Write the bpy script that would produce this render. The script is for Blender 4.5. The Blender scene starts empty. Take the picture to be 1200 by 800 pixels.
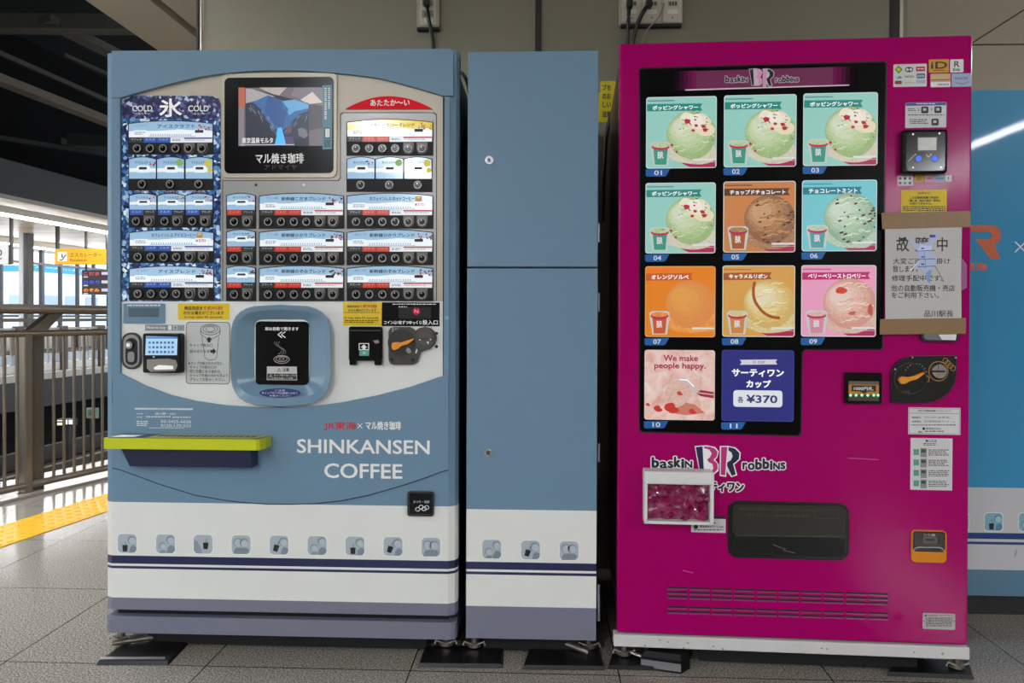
import bpy, bmesh, math, random
from mathutils import Vector, Matrix
random.seed(7)
SC = bpy.context.scene
COL = SC.collection

# ------------------------------------------------------------------ camera
FPX = 900.0
YAW, PITCH, ROLL = math.radians(2.35), math.radians(.45), math.radians(.22)
CAM = Vector((1.32, -2.33, 1.04))
_fw = Vector((-math.sin(YAW)*math.cos(PITCH), math.cos(YAW)*math.cos(PITCH), -math.sin(PITCH)))
_r0 = Vector((math.cos(YAW), math.sin(YAW), 0))
_u0 = _r0.cross(_fw)
_rt = _r0*math.cos(ROLL) + _u0*math.sin(ROLL)
_up = -_r0*math.sin(ROLL) + _u0*math.cos(ROLL)
CY = 372 + FPX*math.tan(PITCH)
cd = bpy.data.cameras.new('camera')
cam = bpy.data.objects.new('camera', cd)
COL.objects.link(cam)
cd.sensor_width = 36.0
cd.lens = FPX/1200*36
cd.shift_y = (CY-400)/1200
cd.clip_start, cd.clip_end = .05, 500
_bk = -_fw
cam.matrix_world = Matrix(((_rt.x, _up.x, _bk.x, CAM.x), (_rt.y, _up.y, _bk.y, CAM.y), (_rt.z, _up.z, _bk.z, CAM.z), (0, 0, 0, 1)))
SC.camera = cam

# ------------------------------------------------------------------ exposure, sky
vs = SC.view_settings
vs.view_transform = 'Standard'
vs.look = 'None'
vs.exposure = 0.0
vs.gamma = 1.0
vs.use_curve_mapping = False
W = bpy.data.worlds.new('World')
SC.world = W
W.use_nodes = True
_n = W.node_tree.nodes
_bg = _n['Background']
_bg.inputs[0].default_value = (.80, .90, 1.0, 1)
_bg.inputs[1].default_value = 2.2
LAMP_POWER = 64.0        # emission of the ceiling line lights
OPPOSITE_POWER = 50.0     # emission of the strips over the opposite platform

# ------------------------------------------------------------------ helpers
def ray(px, py):
    return _fw + _rt*((px-600)/FPX) + _up*((CY-py)/FPX)

def at_depth(px, py, depth):            # point seen at a pixel, at a distance along the view axis
    return CAM + ray(px, py)*depth

def on_z(px, py, z=0.0):
    d = ray(px, py)
    return CAM + d*((z-CAM.z)/d.z)

def lin(h):
    h = h.lstrip('#')
    out = []
    for i in (0, 2, 4):
        c = int(h[i:i+2], 16)/255
        out.append(c/12.92 if c <= .04045 else ((c+.055)/1.055)**2.4)
    return (*out, 1)

_mats = {}
def M(hexc, rough=.5, metal=0.0, emit=0.0, coat=0.0, vary=0.0, scale=8.0, bump=0.0, spec=.5):
    key = (hexc, rough, metal, emit, coat, vary, scale, bump, spec)
    if key in _mats:
        return _mats[key]
    m = bpy.data.materials.new('mat_%s_%d' % (hexc.strip('#'), len(_mats)))
    m.use_nodes = True
    nt = m.node_tree
    b = nt.nodes['Principled BSDF']
    c = lin(hexc)
    b.inputs['Base Color'].default_value = c
    b.inputs['Roughness'].default_value = rough
    b.inputs['Metallic'].default_value = metal
    b.inputs['Specular IOR Level'].default_value = spec
    if coat:
        b.inputs['Coat Weight'].default_value = coat
        b.inputs['Coat Roughness'].default_value = .04
    if emit:          # backlit print: mostly its own light
        b.inputs['Emission Color'].default_value = c
        b.inputs['Emission Strength'].default_value = emit
        if emit > .3:
            b.inputs['Base Color'].default_value = tuple(v*.25 for v in c[:3])+(1,)
    if vary or bump:
        tc = nt.nodes.new('ShaderNodeTexCoord')
        nz = nt.nodes.new('ShaderNodeTexNoise')
        nz.inputs['Scale'].default_value = scale
        nz.inputs['Detail'].default_value = 5
        nt.links.new(tc.outputs['Object'], nz.inputs['Vector'])
        if vary:
            mx = nt.nodes.new('ShaderNodeMix')
            mx.data_type = 'RGBA'
            mx.inputs[6].default_value = tuple(v*(1-vary) for v in c[:3])+(1,)
            mx.inputs[7].default_value = tuple(min(1, v*(1+vary)) for v in c[:3])+(1,)
            nt.links.new(nz.outputs['Fac'], mx.inputs[0])
            nt.links.new(mx.outputs[2], b.inputs['Base Color'])
        if bump:
            bp = nt.nodes.new('ShaderNodeBump')
            bp.inputs['Strength'].default_value = bump
            bp.inputs['Distance'].default_value = .01
            nt.links.new(nz.outputs['Fac'], bp.inputs['Height'])
            nt.links.new(bp.outputs['Normal'], b.inputs['Normal'])
    _mats[key] = m
    return m

def ramp_mat(name, stops, scale=20, detail=6, kind='noise', rough=.5, emit=0.0, distort=0.0, stretch=(1, 1, 1), rot=0, rnd=1.0, coat=0.0, bump=0.0, feature='F1'):
    m = bpy.data.materials.new(name)
    m.use_nodes = True
    nt = m.node_tree
    b = nt.nodes['Principled BSDF']
    tc = nt.nodes.new('ShaderNodeTexCoord')
    mp = nt.nodes.new('ShaderNodeMapping')
    mp.inputs['Scale'].default_value = stretch
    mp.inputs['Rotation'].default_value = (0, rot, 0)
    nt.links.new(tc.outputs['Object'], mp.inputs['Vector'])
    if kind == 'noise':
        t = nt.nodes.new('ShaderNodeTexNoise')
        t.inputs['Scale'].default_value = scale
        t.inputs['Detail'].default_value = detail
        t.inputs['Distortion'].default_value = distort
        out = t.outputs['Fac']
    elif kind == 'voronoi':
        t = nt.nodes.new('ShaderNodeTexVoronoi')
        t.feature = feature
        t.inputs['Scale'].default_value = scale
        t.inputs['Randomness'].default_value = rnd
        sp = nt.nodes.new('ShaderNodeSeparateColor')
        nt.links.new(t.outputs['Color'], sp.inputs[0])
        out = sp.outputs[0]
    else:
        t = nt.nodes.new('ShaderNodeTexWave')
        t.inputs['Scale'].default_value = scale
        t.inputs['Distortion'].default_value = distort
        t.inputs['Detail'].default_value = detail
        t.inputs['Detail Scale'].default_value = 1.5
        out = t.outputs['Fac']
    nt.links.new(mp.outputs[0], t.inputs['Vector'])
    cr = nt.nodes.new('ShaderNodeValToRGB')
    e = cr.color_ramp.elements
    while len(e) < len(stops):
        e.new(.5)
    for k, (p, h) in enumerate(stops):
        e[k].position = p
        e[k].color = lin(h)
    nt.links.new(out, cr.inputs[0])
    if emit > .3:
        b.inputs['Base Color'].default_value = (.08, .08, .08, 1)
    else:
        nt.links.new(cr.outputs[0], b.inputs['Base Color'])
    b.inputs['Roughness'].default_value = rough
    if coat:
        b.inputs['Coat Weight'].default_value = coat
    if emit:
        nt.links.new(cr.outputs[0], b.inputs['Emission Color'])
        b.inputs['Emission Strength'].default_value = emit
    if bump:
        bp = nt.nodes.new('ShaderNodeBump')
        bp.inputs['Strength'].default_value = bump
        bp.inputs['Distance'].default_value = .01
        nt.links.new(out, bp.inputs['Height'])
        nt.links.new(bp.outputs['Normal'], b.inputs['Normal'])
    return m

def glass_mat(name='clear_glass', tint=(1, 1, 1, 1), gloss=.06, rough=.02):
    m = bpy.data.materials.new(name)
    m.use_nodes = True
    nt = m.node_tree
    nt.nodes.clear()
    o = nt.nodes.new('ShaderNodeOutputMaterial')
    mx = nt.nodes.new('ShaderNodeMixShader')
    tr = nt.nodes.new('ShaderNodeBsdfTransparent')
    gl = nt.nodes.new('ShaderNodeBsdfGlossy')
    fr = nt.nodes.new('ShaderNodeLayerWeight')
    fr.inputs[0].default_value = gloss*2
    tr.inputs[0].default_value = tint
    gl.inputs['Roughness'].default_value = rough
    nt.links.new(fr.outputs['Fresnel'], mx.inputs[0])
    nt.links.new(tr.outputs[0], mx.inputs[1])
    nt.links.new(gl.outputs[0], mx.inputs[2])
    nt.links.new(mx.outputs[0], o.inputs[0])
    return m

_txt = {}
def text_geo(t):
    if t in _txt:
        return _txt[t]
    cu = bpy.data.curves.new('t', 'FONT')
    cu.body = t
    cu.resolution_u = 3
    cu.space_line = .9
    cu.align_x = 'CENTER'
    ob = bpy.data.objects.new('t', cu)
    me = bpy.data.meshes.new_from_object(ob)
    vs_ = [(v.co.x, v.co.y) for v in me.vertices]
    fs = [tuple(p.vertices) for p in me.polygons]
    bpy.data.objects.remove(ob)
    bpy.data.curves.remove(cu)
    bpy.data.meshes.remove(me)
    x0 = min(v[0] for v in vs_); x1 = max(v[0] for v in vs_)
    y0 = min(v[1] for v in vs_); y1 = max(v[1] for v in vs_)
    _txt[t] = (vs_, fs, x0, x1, y0, y1)
    return _txt[t]

class MB:
    """collects faces with their materials; build() links them as one mesh object"""
    def __init__(s):
        s.v, s.f, s.m, s.sm, s.mats = [], [], [], [], []
    def mi(s, m):
        if m not in s.mats:
            s.mats.append(m)
        return s.mats.index(m)
    def add(s, verts, faces, m, smooth=False):
        o = len(s.v)
        s.v += [tuple(v) for v in verts]
        k = s.mi(m)
        for f in faces:
            s.f.append(tuple(i+o for i in f)); s.m.append(k); s.sm.append(smooth)
        return s
    def box(s, x0, x1, y0, y1, z0, z1, m, bev=0.0, seg=2):
        bm = bmesh.new()
        bmesh.ops.create_cube(bm, size=1)
        for v in bm.verts:
            v.co = Vector(((x0+x1)/2+v.co.x*(x1-x0), (y0+y1)/2+v.co.y*(y1-y0), (z0+z1)/2+v.co.z*(z1-z0)))
        if bev:
            bmesh.ops.bevel(bm, geom=list(bm.edges), offset=bev, segments=seg, affect='EDGES', profile=.5)
        bm.verts.index_update()
        s.add([v.co[:] for v in bm.verts], [[v.index for v in f.verts] for f in bm.faces], m)
        bm.free()
        return s
    def prism(s, pts, y0, y1, m, side=None):      # outline in x-z, from y0 (front) back to y1
        n = len(pts)
        a = sum(pts[i][0]*pts[(i+1) % n][1]-pts[(i+1) % n][0]*pts[i][1] for i in range(n))
        if a < 0:
            pts = pts[::-1]
        s.add([(p[0], y0, p[1]) for p in pts], [list(range(n))], m)
        if y1 is not None:
            vv = [(p[0], y0, p[1]) for p in pts]+[(p[0], y1, p[1]) for p in pts]
            s.add(vv, [(i, i+n, (i+1) % n+n, (i+1) % n) for i in range(n)], side or m)
            s.add([(p[0], y1, p[1]) for p in pts], [list(range(n))[::-1]], side or m)
        return s
    def zprism(s, pts, z0, z1, m):                 # outline in x-y, from z0 up to z1
        n = len(pts)
        a = sum(pts[i][0]*pts[(i+1) % n][1]-pts[(i+1) % n][0]*pts[i][1] for i in range(n))
        if a < 0:
            pts = pts[::-1]
        vv = [(p[0], p[1], z0) for p in pts]+[(p[0], p[1], z1) for p in pts]
        s.add(vv, [tuple(range(n))[::-1], tuple(range(n, 2*n))]+[(i, (i+1) % n, (i+1) % n+n, i+n) for i in range(n)], m)
        return s
    def tube(s, pts, r, m, n=8, caps=True):
        pts = [Vector(p) for p in pts]
        rings = []
        for i, p in enumerate(pts):
            d = (pts[min(i+1, len(pts)-1)]-pts[max(i-1, 0)]).normalized()
            a = d.cross(Vector((0, 0, 1)))
            if a.length < .05:
                a = d.cross(Vector((0, 1, 0)))
            a.normalize()
            b = d.cross(a)
            rr = r[i] if isinstance(r, (list, tuple)) else r
            rings.append([p+(a*math.cos(t)+b*math.sin(t))*rr for t in [2*math.pi*k/n for k in range(n)]])
        vv = [v[:] for g in rings for v in g]
        ff = []
        for i in range(len(pts)-1):
            for k in range(n):
                ff.append((i*n+k, i*n+(k+1) % n, (i+1)*n+(k+1) % n, (i+1)*n+k))
        s.add(vv, ff, m, True)
        if caps:
            L = (len(pts)-1)*n
            s.add(vv, [tuple(range(n))[::-1], tuple(range(L, L+n))], m)
        return s
    def cyl_y(s, cx, cz, r, y0, y1, m, n=20, r1=None, cap=None):     # axis along y, front cap at y0
        r1 = r if r1 is None else r1
        a = [(cx+r1*math.cos(2*math.pi*k/n), y0, cz+r1*math.sin(2*math.pi*k/n)) for k in range(n)]
        b = [(cx+r*math.cos(2*math.pi*k/n), y1, cz+r*math.sin(2*math.pi*k/n)) for k in range(n)]
        s.add(a+b, [(k, k+n, (k+1) % n+n, (k+1) % n) for k in range(n)], m, True)
        s.add(a, [tuple(range(n))], cap or m)
        return s
    def ring_y(s, cx, cz, ro, ri, y0, y1, m, n=20):
        vv, ff = [], []
        for k in range(n):
            c, t = math.cos(2*math.pi*k/n), math.sin(2*math.pi*k/n)
            vv += [(cx+ro*c, y1, cz+ro*t), (cx+ro*c, y0, cz+ro*t), (cx+ri*c, y0, cz+ri*t), (cx+ri*c, y1, cz+ri*t)]
        for k in range(n):
            j = (k+1) % n
            for q in range(3):
                ff.append((k*4+q, j*4+q, j*4+q+1, k*4+q+1))
        s.add(vv, ff, m)
        return s
    def text(s, t, x0, z0, x1, z1, y, m, bold=0.0):
        """lettering fitted to a box; bold is the extra stroke as a share of the letter height"""
        vv, ff, a0, a1, b0, b1 = text_geo(t)
        g = bold*(z1-z0)
        sx = (x1-x0-2*g)/max(1e-6, a1-a0); sz = (z1-z0-2*g)/max(1e-6, b1-b0)
        for k, (dx, dz) in enumerate(((0, 0),) if not bold else ((-1, -.7), (-1, .7), (1, -.7), (1, .7), (0, -1), (0, 1))):
            s.add([(x0+g+dx*g+(v[0]-a0)*sx, y-k*1.5e-5, z0+g+dz*g+(v[1]-b0)*sz) for v in vv], ff, m)
        return s
    def build(s, name, parent=None, loc=None, rotz=0.0):
        me = bpy.data.meshes.new(name)
        me.from_pydata(s.v, [], s.f)
        for m in s.mats:
            me.materials.append(m)
        me.polygons.foreach_set('material_index', s.m)
        me.polygons.foreach_set('use_smooth', s.sm)
        me.update()
        o = bpy.data.objects.new(name, me)
        COL.objects.link(o)
        if parent:
            o.parent = parent
        if loc is not None:
            o.location = loc
        o.rotation_euler.z = rotz
        return o

def tag(o, label, cat, group=None):
    o['label'] = label
    o['category'] = cat
    if group:
        o['group'] = group
    return o
def struct(o):
    o['kind'] = 'structure'
    return o
def thing(name, label, cat, loc=(0, 0, 0), rotz=0.0, group=None):
    o = bpy.data.objects.new(name, None)
    COL.objects.link(o)
    o.location = loc
    o.rotation_euler.z = rotz
    return tag(o, label, cat, group)

def rrect(u0, v0, u1, v1, r, n=5):
    r = max(1e-5, min(r, (u1-u0)/2-1e-5, (v1-v0)/2-1e-5))
    out = []
    for cx, cz, a0 in ((u1-r, v0+r, -90), (u1-r, v1-r, 0), (u0+r, v1-r, 90), (u0+r, v0+r, 180)):
        for k in range(n+1):
            a = math.radians(a0+90*k/n)
            out.append((cx+r*math.cos(a), cz+r*math.sin(a)))
    return out

class Face:
    """the upright front of a thing: measures in photo pixels become metres on it"""
    def __init__(s, O, ang):
        s.O, s.a = Vector(O), ang
        s.u = Vector((math.cos(ang), math.sin(ang), 0))
        s.n = Vector((math.sin(ang), -math.cos(ang), 0))
    def uv(s, px, py, off=0.0):
        d = ray(px, py)
        Q = s.O + s.n*off
        t = (Q-CAM).dot(s.n)/d.dot(s.n)
        P = CAM + d*t
        return (P-s.O).dot(s.u), P.z-s.O.z

class Draw:
    """draws on a Face into an MB; off is the height of the mark above the face"""
    def __init__(s, face, mb=None):
        s.F, s.mb = face, mb or MB()
    def uvr(s, x0, y0, x1, y1, off):
        ym, xm = (y0+y1)/2, (x0+x1)/2
        return s.F.uv(x0, ym, off)[0], s.F.uv(xm, y1, off)[1], s.F.uv(x1, ym, off)[0], s.F.uv(xm, y0, off)[1]
    def rect(s, x0, y0, x1, y1, m, off, th=None, r=0, side=None):
        a = s.uvr(x0, y0, x1, y1, off)
        pts = rrect(*a, r/390) if r else [(a[0], a[1]), (a[2], a[1]), (a[2], a[3]), (a[0], a[3])]
        s.mb.prism(pts, -off, None if th is None else -off+th, m, side)
        return s
    def poly(s, pts, m, off, th=None, side=None):
        s.mb.prism([s.F.uv(x, y, off) for x, y in pts], -off, None if th is None else -off+th, m, side)
        return s
    def disc(s, x, y, rx, m, off, th=None, ry=None, n=20):
        ry = ry or rx
        return s.poly([(x+rx*math.cos(2*math.pi*k/n), y+ry*math.sin(2*math.pi*k/n)) for k in range(n)], m, off, th)
    def text(s, t, x0, y0, x1, y1, m, off, bold=0.0):
        a = s.uvr(x0, y0, x1, y1, off)
        s.mb.text(t, *a, -off, m, bold)
        return s
    def line(s, pts, w, m, off):
        for (xa, ya), (xb, yb) in zip(pts, pts[1:]):
            dx, dy = xb-xa, yb-ya
            L = math.hypot(dx, dy) or 1
            nx, ny = -dy/L*w/2, dx/L*w/2
            s.poly([(xa+nx, ya+ny), (xb+nx, yb+ny), (xb-nx, yb-ny), (xa-nx, ya-ny)], m, off)
        return s
    def marks(s, x0, y0, x1, y1, n, m, off, fill=.55, full=False):     # print too small to read
        h = (y1-y0)/n
        for k in range(n):
            x = x0
            y = y0+h*k
            end = x1 if full else x1-(x1-x0)*random.uniform(0, .25)
            while x < end:
                w = random.uniform(1.2, 4.0)
                s.rect(x, y, min(x+w, end), y+h*fill, m, off)
                x += w+random.uniform(.5, 1.1)
        return s
    def frame(s, x0, y0, x1, y1, w, m, off, r=0):
        a = s.uvr(x0, y0, x1, y1, off)
        k = w/390
        o = rrect(*a, max(r/390, .0004)); i = rrect(a[0]+k, a[1]+k, a[2]-k, a[3]-k, max((r-w)/390, .0003))
        n = len(o)
        s.mb.add([(p[0], -off, p[1]) for p in o+i], [(j, (j+1) % n, (j+1) % n+n, j+n) for j in range(n)], m)
        return s
    def build(s, name, parent):
        return s.mb.build(name, parent)
def D(face):
    return Draw(face, MB())

# ================================================================== THE SETTING
dark_steel = M('#3a3733', .5, .3, vary=.2)
# ---- floor: speckled granite tiles
def floor_mat():
    m = bpy.data.materials.new('granite_tiles')
    m.use_nodes = True
    nt = m.node_tree
    b = nt.nodes['Principled BSDF']
    tc = nt.nodes.new('ShaderNodeTexCoord')
    nz = nt.nodes.new('ShaderNodeTexNoise'); nz.inputs['Scale'].default_value = 190; nz.inputs['Detail'].default_value = 3; nz.inputs['Roughness'].default_value = .75
    cr = nt.nodes.new('ShaderNodeValToRGB')
    e = cr.color_ramp.elements
    e.new(.5); e.new(.6)
    for k, (p, h) in enumerate(((.36, '#4a463f'), (.46, '#827c72'), (.55, '#a59e93'), (.66, '#d2ccc0'))):
        e[k].position = p; e[k].color = lin(h)
    n2 = nt.nodes.new('ShaderNodeTexNoise'); n2.inputs['Scale'].default_value = 1.3; n2.inputs['Detail'].default_value = 4
    mul = nt.nodes.new('ShaderNodeMix'); mul.data_type = 'RGBA'; mul.blend_type = 'MULTIPLY'
    mr = nt.nodes.new('ShaderNodeMapRange'); mr.inputs[3].default_value = .82; mr.inputs[4].default_value = 1.1
    br = nt.nodes.new('ShaderNodeTexBrick')
    br.offset = 0
    br.inputs['Scale'].default_value = 1
    br.inputs['Brick Width'].default_value = .612
    br.inputs['Row Height'].default_value = .612
    br.inputs['Mortar Size'].default_value = .0022
    br.inputs['Mortar Smooth'].default_value = .2
    mx = nt.nodes.new('ShaderNodeMix'); mx.data_type = 'RGBA'
    mx.inputs[7].default_value = lin('#2b2926')
    L = nt.links.new
    L(tc.outputs['Object'], nz.inputs['Vector']); L(tc.outputs['Object'], n2.inputs['Vector']); L(tc.outputs['Object'], br.inputs['Vector'])
    L(nz.outputs['Fac'], cr.inputs[0]); L(n2.outputs['Fac'], mr.inputs[0])
    mul.inputs[0].default_value = 1
    L(cr.outputs[0], mul.inputs[6]); L(mr.outputs[0], mul.inputs[7])
    L(mul.outputs[2], mx.inputs[6]); L(br.outputs['Fac'], mx.inputs[0])
    L(mx.outputs[2], b.inputs['Base Color'])
    b.inputs['Roughness'].default_value = .15
    b.inputs['Specular IOR Level'].default_value = .62
    return m

R0, R1 = on_z(0, 584), on_z(127, 555)         # line of the near railing on the floor
rail_dir = (R1-R0).normalized()
rail_out = Vector((-rail_dir.y, rail_dir.x, 0))     # towards the tracks
E0 = R0+rail_out*.42-rail_dir*17
E1 = R0+rail_out*.42+rail_dir*14
forg = on_z(300, 781.5)
forg = Vector((.32, forg.y, 0))
mb = MB()
fpts = [(E0.x-forg.x, E0.y-forg.y), (14-forg.x, E0.y-forg.y), (14-forg.x, E1.y-forg.y), (E1.x-forg.x, E1.y-forg.y)]
mb.zprism(fpts, -.25, 0, floor_mat())
struct(mb.build('floor', loc=forg))

# ---- clad pillar wall behind the machines
WY = .86
clad = M('#827d6c', .42, .35, vary=.12, scale=2.0)
seam = M('#1d1b1a', .5)
steel = M('#c9c4b8', .3, .8)
mb = MB()
WX0, WX1 = -.115, 2.79
mb.box(WX0, WX1, WY, WY+1.2, 0, 3.4, clad)
struct(mb.build('wall_back'))
def wall_uv(px, py):
    d = ray(px, py); t = (WY-CAM.y)/d.y
    P = CAM+d*t
    return P.x, P.z
for px, w in ((631, .026), (1050, .05), (234, .022)):
    x, z = wall_uv(px, 20)
    mb = MB()
    mb.box(x-w/2, x-w*.18, WY-.006, WY+.02, 0, 3.4, seam)
    mb.box(x-w*.18, x+w*.25, WY-.002, WY+.02, 0, 3.4, M('#3c3833', .4, .5))
    mb.box(x+w*.25, x+w/2, WY-.008, WY+.02, 0, 3.4, seam if px == 631 else steel)
    struct(mb.build('trim_%d' % {631: 1, 1050: 2, 234: 3}[px]))

# ---- near ceiling: beige panels with grooves, its open edge over the tracks
CZ = 3.0
beige = M('#c2baa9', .55, vary=.08, scale=1.5)
mb = MB()
cl0 = -1.53
gro = M('#2a2622', .7)
mb.box(cl0, cl0+.40, -12, 14, CZ, CZ+.5, beige)
mb.box(cl0+.40, cl0+.47, -12, 14, CZ+.06, CZ+.5, gro)
mb.box(cl0+.47, 14, -12, 14, CZ, CZ+.5, beige)
for y in (-7.4, -5.2, -3, -.8, 3.3, 5.0, 6.7, 8.4, 10.5):      # open joints between the panels
    mb.box(cl0+.47, 14, y-.012, y+.012, CZ-.002, CZ, gro)
for x in (4.35, 7.1, 9.9):
    mb.box(x-.006, x+.006, -12, 14, CZ-.002, CZ, gro)
struct(mb.build('ceiling'))
mb = MB()
mb.box(-5, 14, -12.2, -12, 0, 3.4, M('#6f6a60', .6, vary=.15, scale=1))
struct(mb.build('wall_rear'))
mb = MB()
mb.box(13.8, 14, -12, 14, 0, 3.4, M('#7b766b', .6, vary=.15, scale=1))
struct(mb.build('wall_right'))
mb = MB()
mb.box(2.0, 14, 13.6, 13.8, 0, 3.2, M('#57534b', .6, vary=.15, scale=1))
struct(mb.build('wall_far'))

# ---- line lights on the near ceiling (the two long front ones streak the glossy fronts)
for k, (x, y0, y1, hw, pw, lab) in enumerate(((-1.28, .1, 2.0, .15, .9, 'unseen wide ceiling light added to brighten the platform floor beside the coffee machine'),  # unseen, added to brighten the floor by the platform edge
                                              (-1.28, -3.4, -1.1, .15, .22, 'wide dimmer ceiling light over the platform edge in front of the coffee machine'),
                                              (-.36, -11.6, -4.0, .06, 2.1, 'long narrow ceiling light facing the blue coffee machine'),
                                              (6.0, -11.6, -3.4, .06, 2.3, 'long narrow ceiling light in front of the blue machine with orange lettering'),
                                              (6.2, 1.2, 8.0, .06, 1.5, 'unseen narrow ceiling light added behind the blue machine to brighten the ceiling'))):  # unseen, added to lift the ceiling and floor beyond the machines
    t = thing('ceiling_light', lab, 'light', (x, y0, CZ), group='ceiling line lights')
    a = MB(); a.box(-hw-.035, hw+.035, 0, y1-y0, -.05, -.001, M('#b8b4aa', .4), .01); a.build('housing', t)
    a = MB(); a.box(-hw, hw, .03, y1-y0-.03, -.062, -.048, M('#f4f8ff', .4, emit=LAMP_POWER*pw)); a.build('diffuser', t)

# ---- the track side: frame that follows the opposite platform
PA = math.radians(-3.4)
pd = Vector((math.sin(-PA), math.cos(PA), 0)).normalized()       # along the tracks
pl = Vector((-pd.y, pd.x, 0))                                     # away to the far side
PO = CAM+_r0*(-9.95); PO.z = 0                                     # point on the far platform's edge line
def P(a, l, z):                        # a along, l across, from the edge of the far platform
    q = PO+pd*a+pl*l
    return Vector((q.x, q.y, z))
def slab(name, a0, a1, l0, l1, z0, z1, m, kind=True, parent=None):
    mb = MB()
    vv = [P(a, l, z) for z in (z0, z1) for a, l in ((a0, l0), (a1, l0), (a1, l1), (a0, l1))]
    mb.add(vv, [(0, 1, 2, 3), (7, 6, 5, 4), (0, 4, 5, 1), (1, 5, 6, 2), (2, 6, 7, 3), (3, 7, 4, 0)], m)
    bm = bmesh.new()
    o = mb.build(name, parent)
    bm.from_mesh(o.data); bmesh.ops.recalc_face_normals(bm, faces=bm.faces); bm.to_mesh(o.data); bm.free()
    return struct(o) if kind else o
slab('track_bed', -10, 60, -8, 2, -1.5, -1.3, M('#141210', .9, vary=.4, scale=3))
slab('opposite_platform_floor', -10, 60, 0, 7, -.12, 0, M('#c9c0b2', .25, vary=.1))
slab('opposite_platform_side_panel', -10, 60, .02, .2, -.62, -.12, M('#4d4945', .7, vary=.1))
slab('opposite_platform_under_wall', -10, 60, 1.2, 1.4, -1.5, -.1, M('#0e0d0c', .9))
for l, z0, z1, h in ((-2.0, -1.3, -1.17, '#8d8378'), (-3.05, -1.3, -1.17, '#8d8378'), (-1.2, -1.3, -1.05, '#6d675f'), (-3.9, -1.3, -.98, '#b0a79a')):
    o = slab('steel_rail', -5, 50, l-.045, l+.045, z0, z1, M(h, .35, .6), False)
    tag(o, {-2.0: 'steel track rail under the far platform, second from it', -3.05: 'steel track rail in the middle of the track bed',
            -1.2: 'low steel guard rail running beside the far platform wall', -3.9: 'pale guard rail nearest to the near platform edge'}[l], 'rail', 'rails in the track bed')
# far ceiling, its dark fascia and strip light
slab('opposite_ceiling', -10, 60, -.15, 7, 2.99, 3.2, ramp_mat('slatted_ceiling', [(.3, '#7d6f60'), (.5, '#a89987'), (.62, '#cfc4b2')], 3, 2, 'noise', .35, stretch=(.25, 3, 1)))
slab('opposite_fascia', -10, 60, -.45, -.15, 3.0, 3.58, M('#26241f', .7, vary=.1))
slab('dark_depth_panel', -13, 60, .6, .8, 3.55, 6.2, M('#0b0a0a', .95, spec=.1))  # black panel stands in for the unlit depth above the fascia
slab('opposite_fascia_trim', -10, 60, -.5, .1, 2.93, 3.0, M('#8c7f6c', .5))
for l, z, w, nm in ((.4, 2.84, .09, 'long strip light along the edge of the far platform ceiling'), (4.55, 2.84, .08, 'strip light over the windows of the far platform')):
    t = thing('strip_light', nm, 'light', group='strip lights of the far platform')
    o = slab('housing', -8, 55, l-w, l+w, z, z+.145, M('#d8d2c6', .4), False, t)
    o = slab('diffuser', -8, 55, l-w*.8, l+w*.8, z-.03, z, M('#ffffff', .4, emit=OPPOSITE_POWER), False, t)

# far window wall
wl = 5.3
frame_m = M('#3e4146', .45, .4)
def winwall():
    k = 0
    for a0 in range(9, 43, 3):
        k += 1
        mb = MB()
        def bar(a, b, z0, z1, l0=wl-.05, l1=wl+.05, m=frame_m):
            vv = [P(x, l, z) for z in (z0, z1) for x, l in ((a, l0), (b, l0), (b, l1), (a, l1))]
            mb.add(vv, [(0, 3, 2, 1), (4, 5, 6, 7), (0, 1, 5, 4), (1, 2, 6, 5), (2, 3, 7, 6), (3, 0, 4, 7)], m)
        bar(a0-.05, a0+.05, 0, 2.99)
        for q in (.75, 1.5, 2.25):
            bar(a0+q-.03, a0+q+.03, .1, 2.99)
        for z in (.05, 1.0, 2.45):
            bar(a0, a0+3, z, z+.06)
        o = struct(mb.build('window_%d' % k))
        g = MB()
        g.add([P(a0, wl, 0), P(a0+3, wl, 0), P(a0+3, wl, 2.99), P(a0, wl, 2.99)], [(0, 1, 2, 3)], WIN_GLASS)
        g.build('pane', o)
WIN_GLASS = glass_mat('window_glass', (.93, .97, 1, 1), .05)
winwall()
slab('wall_opposite_low', -10, 60, wl+.1, wl+.3, -.1, .5, M('#b8b0a6', .6))
slab('column_1', 17.9, 18.1, 3.3, 3.5, 0, 2.99, M('#3b3a3a', .5, vary=.1))
slab('column_2', 17.74, 17.8, 3.33, 3.4, 0, 2.99, M('#b9bbc0', .4))

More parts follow.
